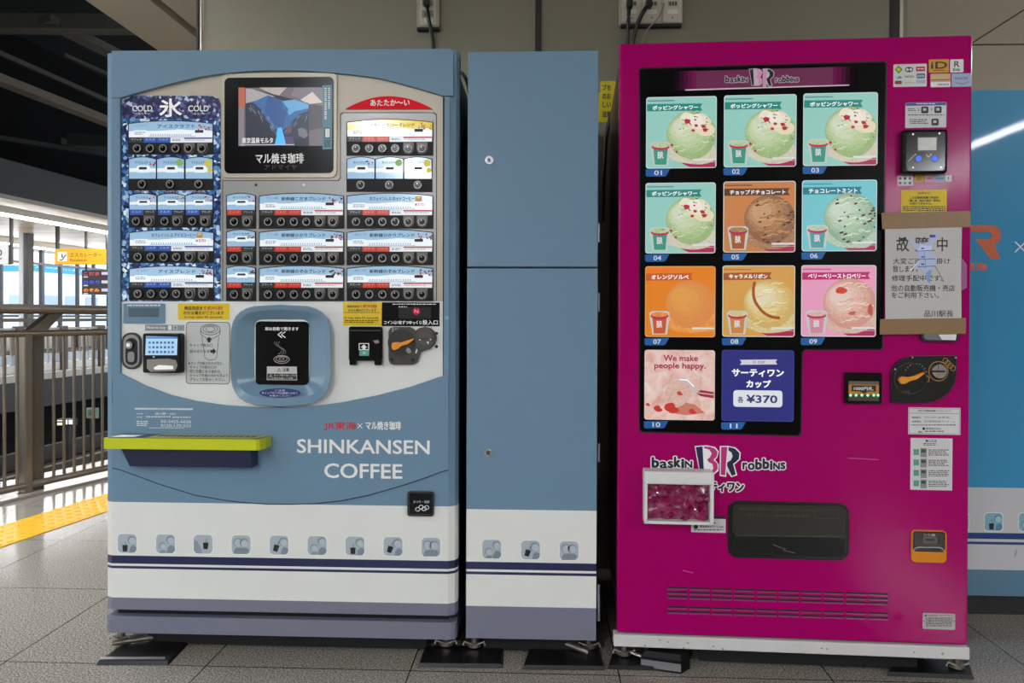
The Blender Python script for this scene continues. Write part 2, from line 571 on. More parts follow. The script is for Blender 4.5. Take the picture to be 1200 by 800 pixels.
# buildings outside the windows
bset = [(52, 27, 7, 3.6, '#f4f6f8', '#b4c4d4'), (44, 22, 6, 3.0, '#f4f4f2', '#b9c6d2'), (66, 34, 8, 4.4, '#f1f4f6', '#a8bccc'), (84, 50, 12, 6.9, '#3f97cc', '#8fcbe8'), (36, 17, 6, 3.2, '#e6ecf2', '#a9b8c6'), (110, 62, 16, 7.6, '#5aa6d4', '#a6d8f0')]
for k, (a, l, w, h, c1, c2) in enumerate(bset):
    t = thing('office_building', ['low white office block seen beyond the far windows, beside the column', 'low cream building beyond the far windows, behind the column',
              'small white block at the far end of the window wall', 'tall blue glass tower above the white blocks beyond the windows',
              'pale grey block at the open end of the far windows', 'taller distant blue block behind the blue glass tower'][k], 'building', group='buildings beyond the far windows')
    fo = slab('facade', a, a+w, l, l+8, -6, h, M(c1, .5), False)
    mb = MB()
    mb.add([v.co[:] for v in fo.data.vertices], [tuple(p.vertices) for p in fo.data.polygons], M(c1, .5))
    bpy.data.objects.remove(fo)
    nx, nz = int((w-.6)/1.6), int((h+3.6)/1.7)
    for i in range(nx):
        for j in range(nz):
            a1 = a+.5+i*1.6; z1 = -4+j*1.7
            mb.add([P(a1, l-.03, z1), P(a1+1, l-.03, z1), P(a1+1, l-.03, z1+.95), P(a1, l-.03, z1+.95)], [(0, 1, 2, 3)], M(c2, .2))
            z = z1
    for j in range(nz):
        for i in range(5):
            l1 = l+.4+i*1.5; z1 = -4+j*1.7
            mb.add([P(a-.03, l1, z1), P(a-.03, l1+1, z1), P(a-.03, l1+1, z1+.95), P(a-.03, l1, z1+.95)], [(0, 1, 2, 3)], M(c2, .2))
    mb.build('facade', t)

# roof steelwork over the tracks
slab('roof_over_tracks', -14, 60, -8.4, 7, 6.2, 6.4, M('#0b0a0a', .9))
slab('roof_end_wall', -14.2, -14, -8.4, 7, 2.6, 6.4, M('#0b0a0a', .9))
def beam(n, p, q, w, h, m):
    mb = MB()
    p, q = Vector(p), Vector(q)
    d = (q-p).normalized(); s_ = d.cross(Vector((0, 0, 1))).normalized()
    vv = []
    for pt in (p, q):
        for a, b in ((-w, -h), (w, -h), (w, h), (-w, h)):
            vv.append(pt+s_*a/2+Vector((0, 0, b/2)))
    mb.add(vv, [(0, 1, 2, 3), (7, 6, 5, 4), (0, 4, 5, 1), (1, 5, 6, 2), (2, 6, 7, 3), (3, 7, 4, 0)], m)
    struct(mb.build('beam_%d' % n))
bm_ = M('#3b3834', .7, vary=.2)
bm2 = M('#5a4f43', .7, vary=.2)
A = at_depth
beam(1, A(-140, 27, 10.5), A(190, 29, 10.5), .25, .2, bm_)
beam(2, A(52, 22, 10.3), A(330, 162, 15), .24, .1, bm_)
beam(3, A(-40, 45, 11), A(330, 208, 18), .07, .07, bm_)
beam(4, A(75, 64, 11.5), A(330, 178, 16), .05, .05, bm_)
beam(5, A(-60, 70, 10.5), A(330, 222, 17), .22, .12, bm2)
beam(6, A(-60, 138, 14), A(260, 206, 18), .2, .12, M('#1f1d1b', .7))
beam(7, A(-60, 152, 13), A(130, 182, 15), .1, .08, M('#1f1d1b', .7))
beam(8, A(80, 163, 14), A(160, 168, 14), .1, .2, M('#2d3230', .6))

# tactile paving strip
ty = M('#f0b400', .3, vary=.06)
T0, T1 = on_z(0, 617), on_z(127, 578)
td = (T1-T0).normalized(); tn = Vector((td.y, -td.x, 0))
tw = .30
mb = MB()
S0 = T0-td*2.4
L_ = 7.2
def TP(a, b, z):
    q = S0+td*a+tn*b
    return (q.x, q.y, z)
vv = [TP(a, b, z) for z in (0, .004) for a, b in ((0, 0), (L_, 0), (L_, tw), (0, tw))]
mb.add(vv, [(4, 5, 6, 7)[::-1], (0, 1, 5, 4)[::-1], (1, 2, 6, 5)[::-1], (2, 3, 7, 6)[::-1], (3, 0, 4, 7)[::-1]], ty)
n = 10
for i in range(int(L_/.06)):
    for j in range(5):
        ca, cb = .03+i*.06, .03+j*.06
        r0, r1 = .017, .011
        a = [TP(ca+r0*math.cos(t), cb+r0*math.sin(t), .004) for t in [2*math.pi*k/n for k in range(n)]]
        b = [TP(ca+r1*math.cos(t), cb+r1*math.sin(t), .009) for t in [2*math.pi*k/n for k in range(n)]]
        mb.add(a+b, [(k, k+n, (k+1) % n+n, (k+1) % n) for k in range(n)]+[tuple(range(n, 2*n))[::-1]], ty)
o = mb.build('trim_4')
struct(o)
# pale edging strip on the floor beside the railing
mb = MB()
vv = [R0-rail_out*.14-rail_dir*4, R0-rail_out*.14+rail_dir*8, R0-rail_out*.08+rail_dir*8, R0-rail_out*.08-rail_dir*4]
mb.add([v+Vector((0, 0, .002)) for v in vv], [(0, 1, 2, 3)], M('#6d6258', .4))
struct(mb.build('trim_5'))

# ---- near railing
RF = Face((R0.x, R0.y, 0), math.atan2(rail_dir.y, rail_dir.x))
ra = math.atan2(rail_dir.y, rail_dir.x)
railing = thing('platform_railing', 'grey metal railing with upright bars along the platform edge', 'railing', (R0.x, R0.y, 0), ra)
rm = M('#857c70', .32, .75, vary=.12)
def ruv(px, py): return RF.uv(px, py)
u0, u1 = -1.6, 3.2
def hz(pxa, ya, pxb, yb):
    (a, za), (b, zb) = ruv(pxa, ya), ruv(pxb, yb)
    return (za+zb)/2
ztop = hz(0, 361.5, 127, 363.5); zmid = hz(0, 390.5, 127, 389.5); zbot = hz(0, 576, 127, 547)
a = MB(); a.tube([(u0, -.03, ztop), (u1, -.03, ztop)], .028, rm, 12); a.build('top_rail', railing)
a = MB(); a.tube([(u0, 0, zmid), (u1, 0, zmid)], .020, rm, 12); a.build('middle_rail', railing)
a = MB(); a.tube([(u0, 0, zbot), (u1, 0, zbot)], .021, rm, 12); a.build('bottom_rail', railing)
bar_u = sorted([ruv(x, 470)[0] for x in (5.2, 20, 63, 75, 87, 98.5, 109.5, 120)])
sp = (bar_u[-1]-bar_u[2])/5
bar_u += [bar_u[-1]+sp*k for k in range(1, 12)] + [bar_u[0]-sp*k for k in range(1, 6)]
me0 = None
for u in sorted(bar_u):
    if me0 is None:
        a = MB(); a.tube([(0, 0, zbot), (0, 0, zmid)], .0095, rm, 8); o = a.build('baluster', railing); me0 = o
    else:
        o = me0.copy(); COL.objects.link(o); o.parent = railing
    o.location = (u, 0, 0)
pu0, pu1, pu2 = ruv(27, 480)[0], ruv(36, 480)[0], ruv(52, 480)[0]
a = MB()
a.box(pu0, pu1, -.02, .05, 0, zmid, rm, .006); a.box(pu1, pu2, .0, .06, 0, zmid, M('#5c564d', .4, .6), .004)
a.build('post', railing)
p0 = ruv(46, 386); p1 = ruv(65, 368)
a = MB()
q0, q1, q2, q3 = ruv(31, 388), ruv(50, 388), ruv(71, 366), ruv(56, 366)
a.prism([q0, q1, q2, q3], -.03, .03, M('#6a6157', .35, .6)); a.build('brace', railing)

# ---- railing on the far platform
fr = thing('platform_railing', 'second railing with stout posts across the tracks on the far platform', 'railing', PO, math.atan2(pd.y, pd.x))
fm = M('#5f584f', .5, .4)
def fbox(name, a0, a1, z0, z1, d=.05, m=fm, y0=.25):
    mb = MB(); mb.box(a0, a1, y0, y0+d, z0, z1, m); return mb.build(name, fr)
fbox('top_rail', 2, 40, .93, .99)
fbox('middle_rail', 2, 40, .78, .82, .05, M('#cbb79c', .4))
fbox('base_strip', 2, 40, 0, .16, .12, M('#e9e6e0', .5))
fbox('screen_panel', 2, 40, .17, .33, .02, M('#d9dfe6', .3))
for a_ in [x*1.15+2.2 for x in range(24)]:
    fbox('post', a_, a_+.16, 0, .85, .12, fm, .2)
for a_ in [x*.23+9 for x in range(60)]:
    fbox('baluster', a_, a_+.03, .16, .80, .03, M('#8b7f72', .4))

# ---- signs over the far platform
def hang_face(px, py, depth):
    q = at_depth(px, py, depth)
    return Face((q.x, q.y, 0), YAW)
F1 = hang_face(64, 300, 16.5)
sg = thing('hanging_sign', 'yellow hanging escalator sign under the far platform ceiling', 'sign', F1.O, YAW)
ye = M('#f5b400', .4, emit=.75)
d = D(F1)
d.rect(64, 291.5, 124.5, 309.5, ye, 0, .12, side=M('#55503f', .5))
d.rect(67.5, 295, 78.5, 306, M('#ffffff', .5, emit=.7), .004)
d.line([(70, 304.5), (73, 304.5), (76.5, 299), (78, 299)], 1.2, M('#3a3a3a', .5), .008)
d.line([(72.5, 297.5), (73, 302)], 1.6, M('#3a3a3a', .5), .008)
bk_ = M('#3b3322', .6)
d.text('エスカレーター', 82, 296, 119, 301, bk_, .005, .01)
d.text('Escalator', 82, 303.2, 102.5, 306, bk_, .005, .01)
d.build('panel', sg)
for px in (65.5, 124.5, 99):
    u, z = F1.uv(px, 291)
    mb = MB(); mb.tube([(u, .06, z-.02 if px != 99 else z), (u, .06, 2.99)], .045 if px != 99 else .03, M('#26231f', .5), 8); mb.build('rod', sg)
F2 = hang_face(5, 298, 14.8)
sg = thing('hanging_sign', 'white hanging platform number sign at the edge of the photo', 'sign', F2.O, YAW)
d = D(F2)
d.rect(-30, 286, 9.5, 309.5, M('#f4f5f7', .4, emit=.55), 0, .12, side=M('#77777a', .5))
d.text('20', -8, 292.5, 2.3, 299.5, M('#222222', .5), .006, .02)
d.rect(-8, 302.3, 2.2, 303.6, M('#222222', .5), .006)
d.build('panel', sg)
for px in (11,):
    u, z = F2.uv(px, 309)
    mb = MB(); mb.tube([(u, .06, z), (u, .06, 2.99)], .035, M('#26231f', .5), 8); mb.build('rod', sg)
F3 = hang_face(110, 330, 19)
sg = thing('departure_board', 'black departure board with coloured rows hanging on the far platform', 'sign', F3.O, YAW)
d = D(F3)
d.rect(96, 316.5, 150, 345, M('#2e2b2b', .5), 0, .25)
for y, txt, h in ((318.5, 'こだま', '#d8466a'), (328.5, 'ひかり', '#3a5cff'), (338, 'のぞみ', '#ff9a3c')):
    d.text(txt, 98, y, 116.5, y+4, M(h, .5, emit=1.2), .01, .02)
    d.rect(119, y, 127, y+3.4, M('#f2e6ff', .5, emit=.6), .01)
    d.rect(98, y+5.2, 103, y+6.6, M('#f0f0f0', .5, emit=.6), .01)
d.build('panel', sg)
for px in (98, 146):
    u, z = F3.uv(px, 317)
    mb = MB(); mb.tube([(u, .12, z), (u, .12, 2.99)], .03, M('#26231f', .5), 8); mb.build('rod', sg)
# lit marker down at the tracks
F4 = hang_face(108, 482, 11.5)
sg = thing('track_marker', 'small pale green marker plate standing down beside the tracks', 'sign', F4.O, YAW)
d = D(F4); d.rect(101, 478, 114, 490, M('#7f9a86', .5), 0, .05); d.rect(103.5, 480, 111, 487, M('#5d7563', .5), .004); d.build('plate', sg)
u, z = F4.uv(107, 489)
mb = MB(); mb.box(u-.03, u+.03, .01, .05, -1.3, z, dark_steel); mb.build('post', sg)
F5 = hang_face(76, 495, 11.8)
sg = thing('track_lamp', 'low white lit box down beside the tracks', 'lamp', F5.O, YAW)
d = D(F5); d.rect(66, 491, 86, 499, M('#26241f', .5), 0, .12)
d.rect(67, 492, 75, 493.4, M('#fff6e6', .5, emit=1.0), .004); d.rect(67, 495, 74, 498, M('#fff0d8', .5, emit=1.0), .004)
for x in (77, 80.5, 83):
    d.rect(x, 491.7, x+2.2, 497, M('#ffffff', .5, emit=1.0), .004)
d.build('light_box', sg)
u, z = F5.uv(76, 499)
mb = MB(); mb.box(u-.05, u+.05, .02, .1, -1.3, z, dark_steel); mb.build('post', sg)

# ================================================================== THE COFFEE MACHINE
blue = M('#6e8da4', .42, vary=.03, scale=3, spec=.3)
bluef = M('#6e8da4', .42, vary=.03, scale=3, spec=.3)
white_p = M('#e6e7e1', .4, vary=.04, scale=5)
grey_p = M('#77798a', .45, vary=.06, scale=6)
navy = M('#1d2350', .4)
silver = M('#b3ab99', .38, .15)
silver2 = M('#a3a29f', .3, .1)
ink = M('#17181a', .4)
blk = M('#060607', .2, spec=.22)
blk_m = M('#0b0b0c', .45, spec=.25)
wht = M('#f2f2ee', .5)
yel = M('#e8c400', .45)
redt = M('#c41f2a', .5)
CF = Face((-.03, 0, 0), 0.0)
coffee = thing('drink_vending_machine', 'blue and white cup coffee vending machine with icy menu and yellow-edged tray', 'vending machine', CF.O, 0)
CH_W, CH_D = .027, .029
UL = CF.uv(131, 420)[0]; UR = CF.uv(526, 420)[0]
U0, U1 = UL-CH_W, UR+CH_W
V = lambda y: CF.uv(330, y)[1]
ztop = V(59.5)
def profile_bands(mb, bands, u0, u1, cw, cdp, y0, depth, segs=None):
    pr = [(u0, y0+depth), (u0, y0+cdp), (u0+.3*cw, y0+.35*cdp), (u0+cw, y0), (u1-cw, y0), (u1-.3*cw, y0+.35*cdp), (u1, y0+cdp), (u1, y0+depth)]
    for z0, z1, m in bands:
        for k_, ((a, b), (c, e)) in enumerate(zip(pr, pr[1:])):
            if segs and k_ not in segs:
                continue
            mb.add([(a, b, z0), (c, e, z0), (c, e, z1), (a, b, z1)], [(0, 1, 2, 3)], m)
    if segs:
        return
    zb, zt = bands[0][0], bands[-1][1]
    mb.add([(a, b, zb) for a, b in pr], [tuple(range(len(pr)))[::-1]], bands[0][2])
    mb.add([(a, b, zt) for a, b in pr], [tuple(range(len(pr)))], bands[-1][2])
# cabinet behind the door
a = MB(); a.box(.012, U1-.012, .12, .76, V(745), ztop-.03, M('#4b5a66', .5), .006); a.build('cabinet', coffee)
a = MB(); a.box(.02, U1-.02, .06, .13, V(719), ztop-.02, M('#1c1e20', .6)); a.build('door_gasket', coffee)

# door: window portrait icons are printed on its white band
zs = [V(717.5), V(703.5), V(669), V(666), V(663.2), V(653.8), V(590.5)]
d = D(CF)
profile_bands(d.mb, [(zs[0], zs[1], grey_p), (zs[1], zs[2], white_p), (zs[2], zs[3], navy), (zs[3], zs[4], white_p), (zs[4], zs[5], navy), (zs[5], zs[6], white_p), (zs[6], V(478), blue)], U0, U1, CH_W, CH_D, 0, .06)
ic_bg = M('#9fabb3', .45); ic_bg2 = M('#aeb9c0', .45); ic_d = M('#7f8d98', .45); ic_m = M('#8f9ba6', .45); ic_l = M('#b9c3ca', .45); ic_k = M('#15181b', .45)
def window_icon(d, cx, cy, kind, off, s=1.0, tint=None):
    c0, c1, c2, c3, k = tint or (ic_bg2, ic_d, ic_m, ic_l, ic_k)
    w, h = 11*s, 11*s
    d.rect(cx-w-.8, cy-h-.8, cx+w+.8, cy+h+.8, wht, off, r=5.4*s)
    d.rect(cx-w, cy-h, cx+w, cy+h, c0, off+.0003, r=5*s)
    def head(x, y, r, m, o, hair=None):
        if hair:
            d.disc(cx+(x-.6)*s, cy+(y-.8)*s, (r+.9)*s, hair, off+o)
        d.disc(cx+x*s, cy+y*s, r*s, m, off+o+.0002)
    def body(x0, x1, yt, m, o):
        x0, x1, yt = x0*s, x1*s, yt*s
        d.poly([(cx+x0, cy+10.8*s), (cx+x0+.8, cy+yt+3*s), (cx+x0+3.2*s, cy+yt), (cx+x1-2.5*s, cy+yt), (cx+x1, cy+yt+2.5*s), (cx+x1, cy+8*s), (cx+x1-2.5*s, cy+10.8*s)], m, off+o)
    def cup(x, y, tilt):
        t = math.radians(tilt)
        f = lambda px, py: (cx+s*(x+px*math.cos(t)-py*math.sin(t)), cy+s*(y+px*math.sin(t)+py*math.cos(t)))
        d.poly([f(-3.2, -3.4), f(3.2, -3.4), f(2.5, 4.2), f(-2.5, 4.2)], k, off+.0014)
        d.line([f(.4, -3.4), f(.6, -8)], 1.0*s, c1, off+.0014)
    if kind == 'cup_person':
        body(2.5, 10.8, 2, c1, .0006); head(6, -3, 4, c3, .0009, c1); cup(-2.5, 5.3, 0)
    elif kind == 'two_talk':
        body(1.5, 10.8, 2, c1, .0006); head(6, -4, 3.8, c3, .0009, c1)
        body(-8, 1.5, 7, c2, .0007); head(-3, 3.5, 3.6, c3, .0010, c2)
    elif kind == 'cup_hand':
        d.poly([(cx-10.8*s, cy-6*s), (cx-6*s, cy-3*s), (cx-2*s, cy+6*s), (cx-1*s, cy+10.8*s), (cx-7*s, cy+10.8*s), (cx-10.8*s, cy+7*s)], c2, off+.0006)
        cup(3, 1.5, 3)
    elif kind == 'two_heads':
        body(-9, 9, 3.5, c1, .0006); head(-3.5, -2, 4.4, c3, .0009, c2); head(4, -1.5, 4.2, c3, .0011, c1)
    else:
        body(2, 10.8, 2.5, c1, .0006); head(5.5, -3, 4.2, c3, .0009, c1); cup(-3.5, 3.2, 18)
kinds = ['cup_person', 'two_talk', 'cup_hand', 'two_heads', 'cup_tilt', 'two_talk', 'cup_person', 'cup_tilt', 'two_heads']
for k, (x, y) in enumerate(((149, 636.5), (194, 637), (238, 637.5), (282.5, 638), (327, 638.5), (371.5, 639), (416, 639.5), (460.5, 640), (505, 640.8))):
    window_icon(d, x, y, kinds[k], .0006)
SEAM = [(131.5, 547.6), (140, 549.5), (153, 554), (188, 567), (229, 579.5), (264, 585.5), (285, 588), (312, 589.8), (340, 590), (370, 589.3), (400, 586), (430, 580), (455, 573), (480, 565.5), (500, 558.5), (519, 551.5), (525.5, 550)]
d.line([(x, y+.5) for x, y in SEAM], 1.5, M('#2c3e4a', .6), .0004)
d.build('door', coffee)

# raised blue lower panel with the lettering
OF = .007
d = D(CF)
arch = [(131.5, 437.3), (141, 437.5), (170, 452), (200, 463), (230, 470), (265, 475), (300, 477.2), (335, 477.6), (370, 475.5), (400, 471.5), (440, 463.5), (480, 453.5), (516, 441.2), (525.5, 440.5)]
seam_ = [(525.5, 550), (519, 551.5), (500, 558.5), (480, 565.5), (455, 573), (430, 580), (400, 586), (370, 589.3), (340, 590), (312, 589.8), (285, 588), (264, 585.5), (229, 579.5), (188, 567), (153, 554), (140, 549.5), (131.5, 547.6)]
d.poly(arch+seam_, bluef, OF, OF+.001)
d.text('SHINKANSEN', 348, 515, 503.5, 531.5, wht, OF+.0006, .022)
d.text('COFFEE', 380, 543, 471.5, 560.5, wht, OF+.0006, .022)
d.text('JR東海', 380, 494, 417.5, 504.5, redt, OF+.0006, 0.02)
d.line([(419, 496), (424.5, 501.5)], .8, wht, OF+.0006); d.line([(424.5, 496), (419, 501.5)], .8, wht, OF+.0006)
d.text('マル焼き珈琲', 428.5, 493.5, 470, 503.5, wht, OF+.0006, 0.02)
lw = M('#d8dedf', .5)
d.rect(158, 478, 226, 480, lw, OF+.0006)
d.text('お問い合わせ', 184, 478.3, 200, 479.8, M('#50606c', .5), OF+.0009)
d.text('品川駅・J401', 182, 483.2, 206, 486.5, lw, OF+.0006, .02)
d.marks(160, 484, 168, 486, 1, lw, OF+.0006); d.marks(160, 488, 168, 490, 1, lw, OF+.0006); d.marks(171, 487.5, 200, 490, 1, lw, OF+.0006, full=True); d.marks(202, 488, 224, 490.5, 1, lw, OF+.0006, full=True)
d.text('03-5425-6626', 188.5, 492, 224, 495.5, lw, OF+.0006, 0.02)
d.text('0120-170-522', 188.5, 496.8, 224, 500.2, lw, OF+.0006, 0.02)
d.marks(160, 493, 176, 500, 3, lw, OF+.0006); d.marks(175, 500.8, 215, 502.3, 1, lw, OF+.0006, full=True)
d.build('lower_panel', coffee)
# the seam of the panel's lower edge is a real ledge: shadow gap strip
# hood and side strips
OH = .010
d = D(CF)
hood = [(131, 59.6), (526, 57.0), (531, 60), (531, 112), (518.5, 112), (510, 109), (489, 103), (466, 96.5), (442.6, 91), (415, 87.2), (386, 84.6), (360, 82.8), (335, 82.2), (312, 82.3), (289, 83.2), (260, 86), (232.5, 90), (205, 96.5), (176, 104), (155, 110), (141, 114.3), (131, 114.5)]
d.poly(hood, bluef, OH, OH+.03)
d.build('hood', coffee)
for q in ((0, 1, 2), (4, 5, 6)):
    a = MB()
    profile_bands(a, [(V(478), ztop, blue)], U0, U1, CH_W, CH_D, 0, .06, q)
    a.build('edge_moulding', coffee)
for xa, xb in ((130.5, 140.6), (520.4, 526.5)):
    d = D(CF); d.rect(xa, 113, xb, 443, bluef, .006, .02); d.build('side_strip', coffee)

# fascia set back inside
OI = -.004
d = D(CF)
f_out = [(142.2, 115), (156, 110), (176, 104.3), (205, 96.5), (232.5, 90.3), (260, 86.2), (289, 83.6), (312, 82.8), (335, 82.6), (360, 83), (386, 85), (415, 87.6), (442.6, 91.5), (466, 97), (489, 103.5), (510, 109.5), (519, 112.5), (519, 356), (142.2, 356)]
d.mb.prism([CF.uv(*p, OI-.002) for p in [(140, 80), (521, 80), (521, 480), (140, 480)]], -OI+.002, -OI+.03, blk_m)
d.poly(f_out, silver, OI)
d.poly([(142.2, 353), (519, 353), (519, 445), (480, 456), (440, 466), (400, 474), (335, 480), (265, 477.5), (230, 472), (200, 465), (170, 454), (142.2, 440)], white_p, OI+.0004)
# light grey sub panel with a dark hairline around it
gp = [(260.5, 211), (396, 211), (398.5, 208), (398.5, 134), (401, 131.5), (509, 131.5), (512, 134), (512, 352.6), (260.5, 352.6)]
d.poly(gp, M('#3a3936', .5), OI+.0006)
d.poly([(x+(1 if x < 300 or 396 <= x < 402 else -1), y+(1 if y < 340 else 0)) for x, y in gp], silver2, OI+.001)
for x, y in ((300, 216.5), (356, 216.5), (300, 216.5)):
    d.disc(x, y, 1.4, M('#d8d6d0', .3, .6), OI+.002, .001)
d.build('fascia', coffee)
d = D(CF)
d.poly([(404.5, 127.8)]+[(404.5+102.5*t, 127.8-15.3*math.sin(math.pi*t)**.85) for t in [k/16 for k in range(1, 16)]]+[(507, 127.8)], M('#d4001f', .45, emit=.15, spec=.15), OI+.004, .003)
d.text('あたたか〜い', 434, 116.5, 480, 124, wht, OI+.0046, 0.02)
d.build('hot_sign', coffee)

# ice board
ice = ramp_mat('ice_blocks', [(.0, '#0a1536'), (.30, '#16306a'), (.52, '#24508c'), (.70, '#3f78ad'), (.86, '#8fb4d2'), (1, '#e4eef6')], 95, kind='voronoi', rough=.25, emit=.22)
ice2 = ramp_mat('ice_blocks_dark', [(.0, '#080a22'), (.42, '#15184a'), (.68, '#262a66'), (.86, '#5f6796'), (1, '#c5cbe0')], 110, kind='voronoi', rough=.25, emit=.18)
d = D(CF)
d.mb.prism([CF.uv(*p, OI+.003) for p in [(142.6, 352.8), (258.3, 352.8), (258.3, 122), (256, 115.5), (250, 112), (155, 112), (146, 116), (142.6, 124)][::-1]], -OI-.003, -OI, ice)
d.poly([(143.2, 139), (257.8, 139), (257.8, 123), (255.5, 116), (249.8, 112.6), (155.2, 112.6), (146.5, 116.5), (143.2, 125)], ice2, OI+.0034)
d.text('COLD', 155, 123.5, 178.5, 130.5, wht, OI+.004, 0.02); d.text('COLD', 220.5, 123.5, 244.5, 130.5, wht, OI+.004, 0.02)
d.text('つめた〜い', 158, 131.8, 176, 134.5, wht, OI+.004); d.text('つめた〜い', 223.5, 131.8, 241.5, 134.5, wht, OI+.004)
d.text('氷', 186.5, 115.5, 213, 137, M('#f4f4f4', .4, emit=.25), OI+.0042, 0.02)
for x, t in ((167, 'つぶ氷'), (200, 'つぶ氷なし'), (233, 'つぶ氷')):
    d.text(t, x-8, 222.6, x+8, 225.6, wht, OI+.004)
d.build('ice_board', coffee)

# ---- drink panels
lab = M('#a3c8e6', .12, emit=.72); lab_w = M('#eef5fa', .12, emit=.82); lab_d = M('#7fb0d8', .12, emit=.6); lab_y = M('#f0d020', .12, emit=.7)
cell = {'k': M('#26262a', .35), 'b': M('#2f62c8', .3, emit=.5), 'r': M('#e23a24', .3, emit=.5), 'o': M('#f06a20', .3, emit=.4), 'w': M('#eef3f8', .3, emit=.7)}
txk = M('#1f2f45', .5); txg = M('#5f7c98', .5)
ring_m = M('#8b8884', .35, .5); tab_m = M('#6b655c', .4, .3)
blossom = [M('#c33a4a', .5), M('#e9b8c0', .5), M('#5a2530', .5)]
gold_m = M('#d89a28', .4)
price_k = M('#1a1a1c', .5)
_btn = [None]
def add_button(parent, u, v, off):
    if _btn[0] is None:
        a = MB()
        a.cyl_y(0, 0, .0135, -.004, .0, blk_m, 20, .0125, blk)
        a.ring_y(0, 0, .0125, .0092, -.0065, 0, ring_m, 24)
        a.cyl_y(0, 0, .0085, -.0062, 0, blk, 18, .007)
        a.prism([(-.004, .0025), (-.001, .0065), (.0005, .006), (-.0015, .002)], -.0066, None, M('#c9c6c0', .3, .3))
        o = a.build('button', parent); _btn[0] = o
    else:
        o = _btn[0].copy(); COL.objects.link(o); o.parent = parent
    o.location = (u, -off, v)
def menu_panel(x0, x1, yt, yl, yb, kind, title, cells, tabs, knobs, yknob, strip='#1e3c96', deco='blossom', tint=None, small=False, left=''):
    d = D(CF)
    o0 = OI+.005
    rise = 3.2 if x1-x0 > 60 else 2.6
    n = 12
    top = [(x0+(x1-x0)*t, yt+rise*(2*t-1)**2) for t in [k/n for k in range(n+1)]]
    d.poly([(x0-1, yb+1), (x0-1, yt+rise-.6)]+[(x0+(x1-x0)*t, yt-1+rise*(2*t-1)**2) for t in [k/n for k in range(n+1)]]+[(x1+1, yt+rise-.6), (x1+1, yb+1)], blk_m, o0, .004)
    ystrip = yl-6.2 if cells else yl
    # picture: pale sky over a white train skyline
    L = tint or lab
    d.poly(top+[(x1, ystrip), (x0, ystrip)], L, o0+.0004)
    h = ystrip-yt
    w = x1-x0
    if small:
        d.poly([(x0, yt+h*.52), (x0+w*.5, yt+h*.48), (x1, yt+h*.52), (x1, yt+h*.72), (x0, yt+h*.72)], lab_w, o0+.0007)
        d.line([(x0+1, yt+h*.70), (x1-1, yt+h*.70)], .5, txg, o0+.001)
        d.rect(x0+w*.28, yt+h*.38, x1-w*.22, yt+h*.72, lab_w, o0+.0011, r=3)
        d.rect(x0+w*.37, yt+h*.45, x0+w*.66, yt+h*.57, price_k, o0+.0014)
        d.text(title, x0+w*.22, yt+h*.17, x0+w*.70, yt+h*.30, txk, o0+.0012, .02)
    else:
        d.poly([(x0, yt+h*.62), (x0+w*.35, yt+h*.60), (x0+w*.6, yt+h*.5), (x1, yt+h*.62), (x1, ystrip), (x0, ystrip)], lab_w, o0+.0007)
        for k in range(18):
            xx = x0+w*(.26+.028*k)
            d.rect(xx, yt+h*.80, xx+1, yt+h*.90, lab_d, o0+.001)
        d.line([(x0+w*.24, yt+h*.94), (x0+w*.8, yt+h*.94)], .5, lab_d, o0+.001)
        d.rect(x0+w*.05, yt+h*.56, x0+w*.22, yt+h*.94, lab_w, o0+.0011, r=2)
        d.marks(x0+w*.07, yt+h*.66, x0+w*.2, yt+h*.88, 2, M('#9aa6b0', .5), o0+.0013)
        if left:
            d.text(left, x0+w*.08, yt+h*.20, x0+w*.22, yt+h*.34, txg, o0+.0012)
        d.text(title, x0+w*(.26 if len(title) > 8 else .34), yt+h*.19, x0+w*.79, yt+h*.43, txk, o0+.0012, .022)
        d.rect(x0+w*.77, yt+h*.50, x1-w*.02, yt+h*.92, lab_w, o0+.0011, r=3)
        if deco == 'gold':
            d.text('¥370', x0+w*.79, yt+h*.58, x0+w*.91, yt+h*.76, M('#b03060', .5), o0+.0014, .02)
        else:
            d.rect(x0+w*.79, yt+h*.54, x0+w*.89, yt+h*.72, price_k, o0+.0014)
    # corner ornament
    rx = x1-(5 if small else 9)
    if deco == 'gold':
        d.rect(x0+w*.80, yt+h*.16, x0+w*.875, yt+h*.48, gold_m, o0+.0014)
        d.rect(x0+w*.815, yt+h*.22, x0+w*.86, yt+h*.28, wht, o0+.0016)
    elif deco == 'green':
        d.disc(rx, yt+h*.25, 4.2, M('#a5d46a', .4, emit=.4), o0+.0011)
    elif deco == 'yellow':
        d.disc(rx, yt+h*.27, 4.2, M('#f2dc3c', .4, emit=.5), o0+.0011); d.disc(rx+2, yt+h*.6, 3, M('#f2dc3c', .4, emit=.5), o0+.0011)
    else:
        for k in range(9 if small else 22):
            bx, by = rx+random.uniform(-4, 4.2)*(1 if small else 2), yt+h*random.uniform(.10 if small else .14, .46)
            bx = min(bx, x1-1)
            d.disc(bx, by+rise*((2*(bx-x0)/w-1)**2)*.8, random.uniform(.5, 1.3), random.choice(blossom if deco != 'choco' else [M('#7a5230', .5), M('#b08858', .5), M('#3a2a20', .5)]), o0+.0012+.0001*k, n=7)
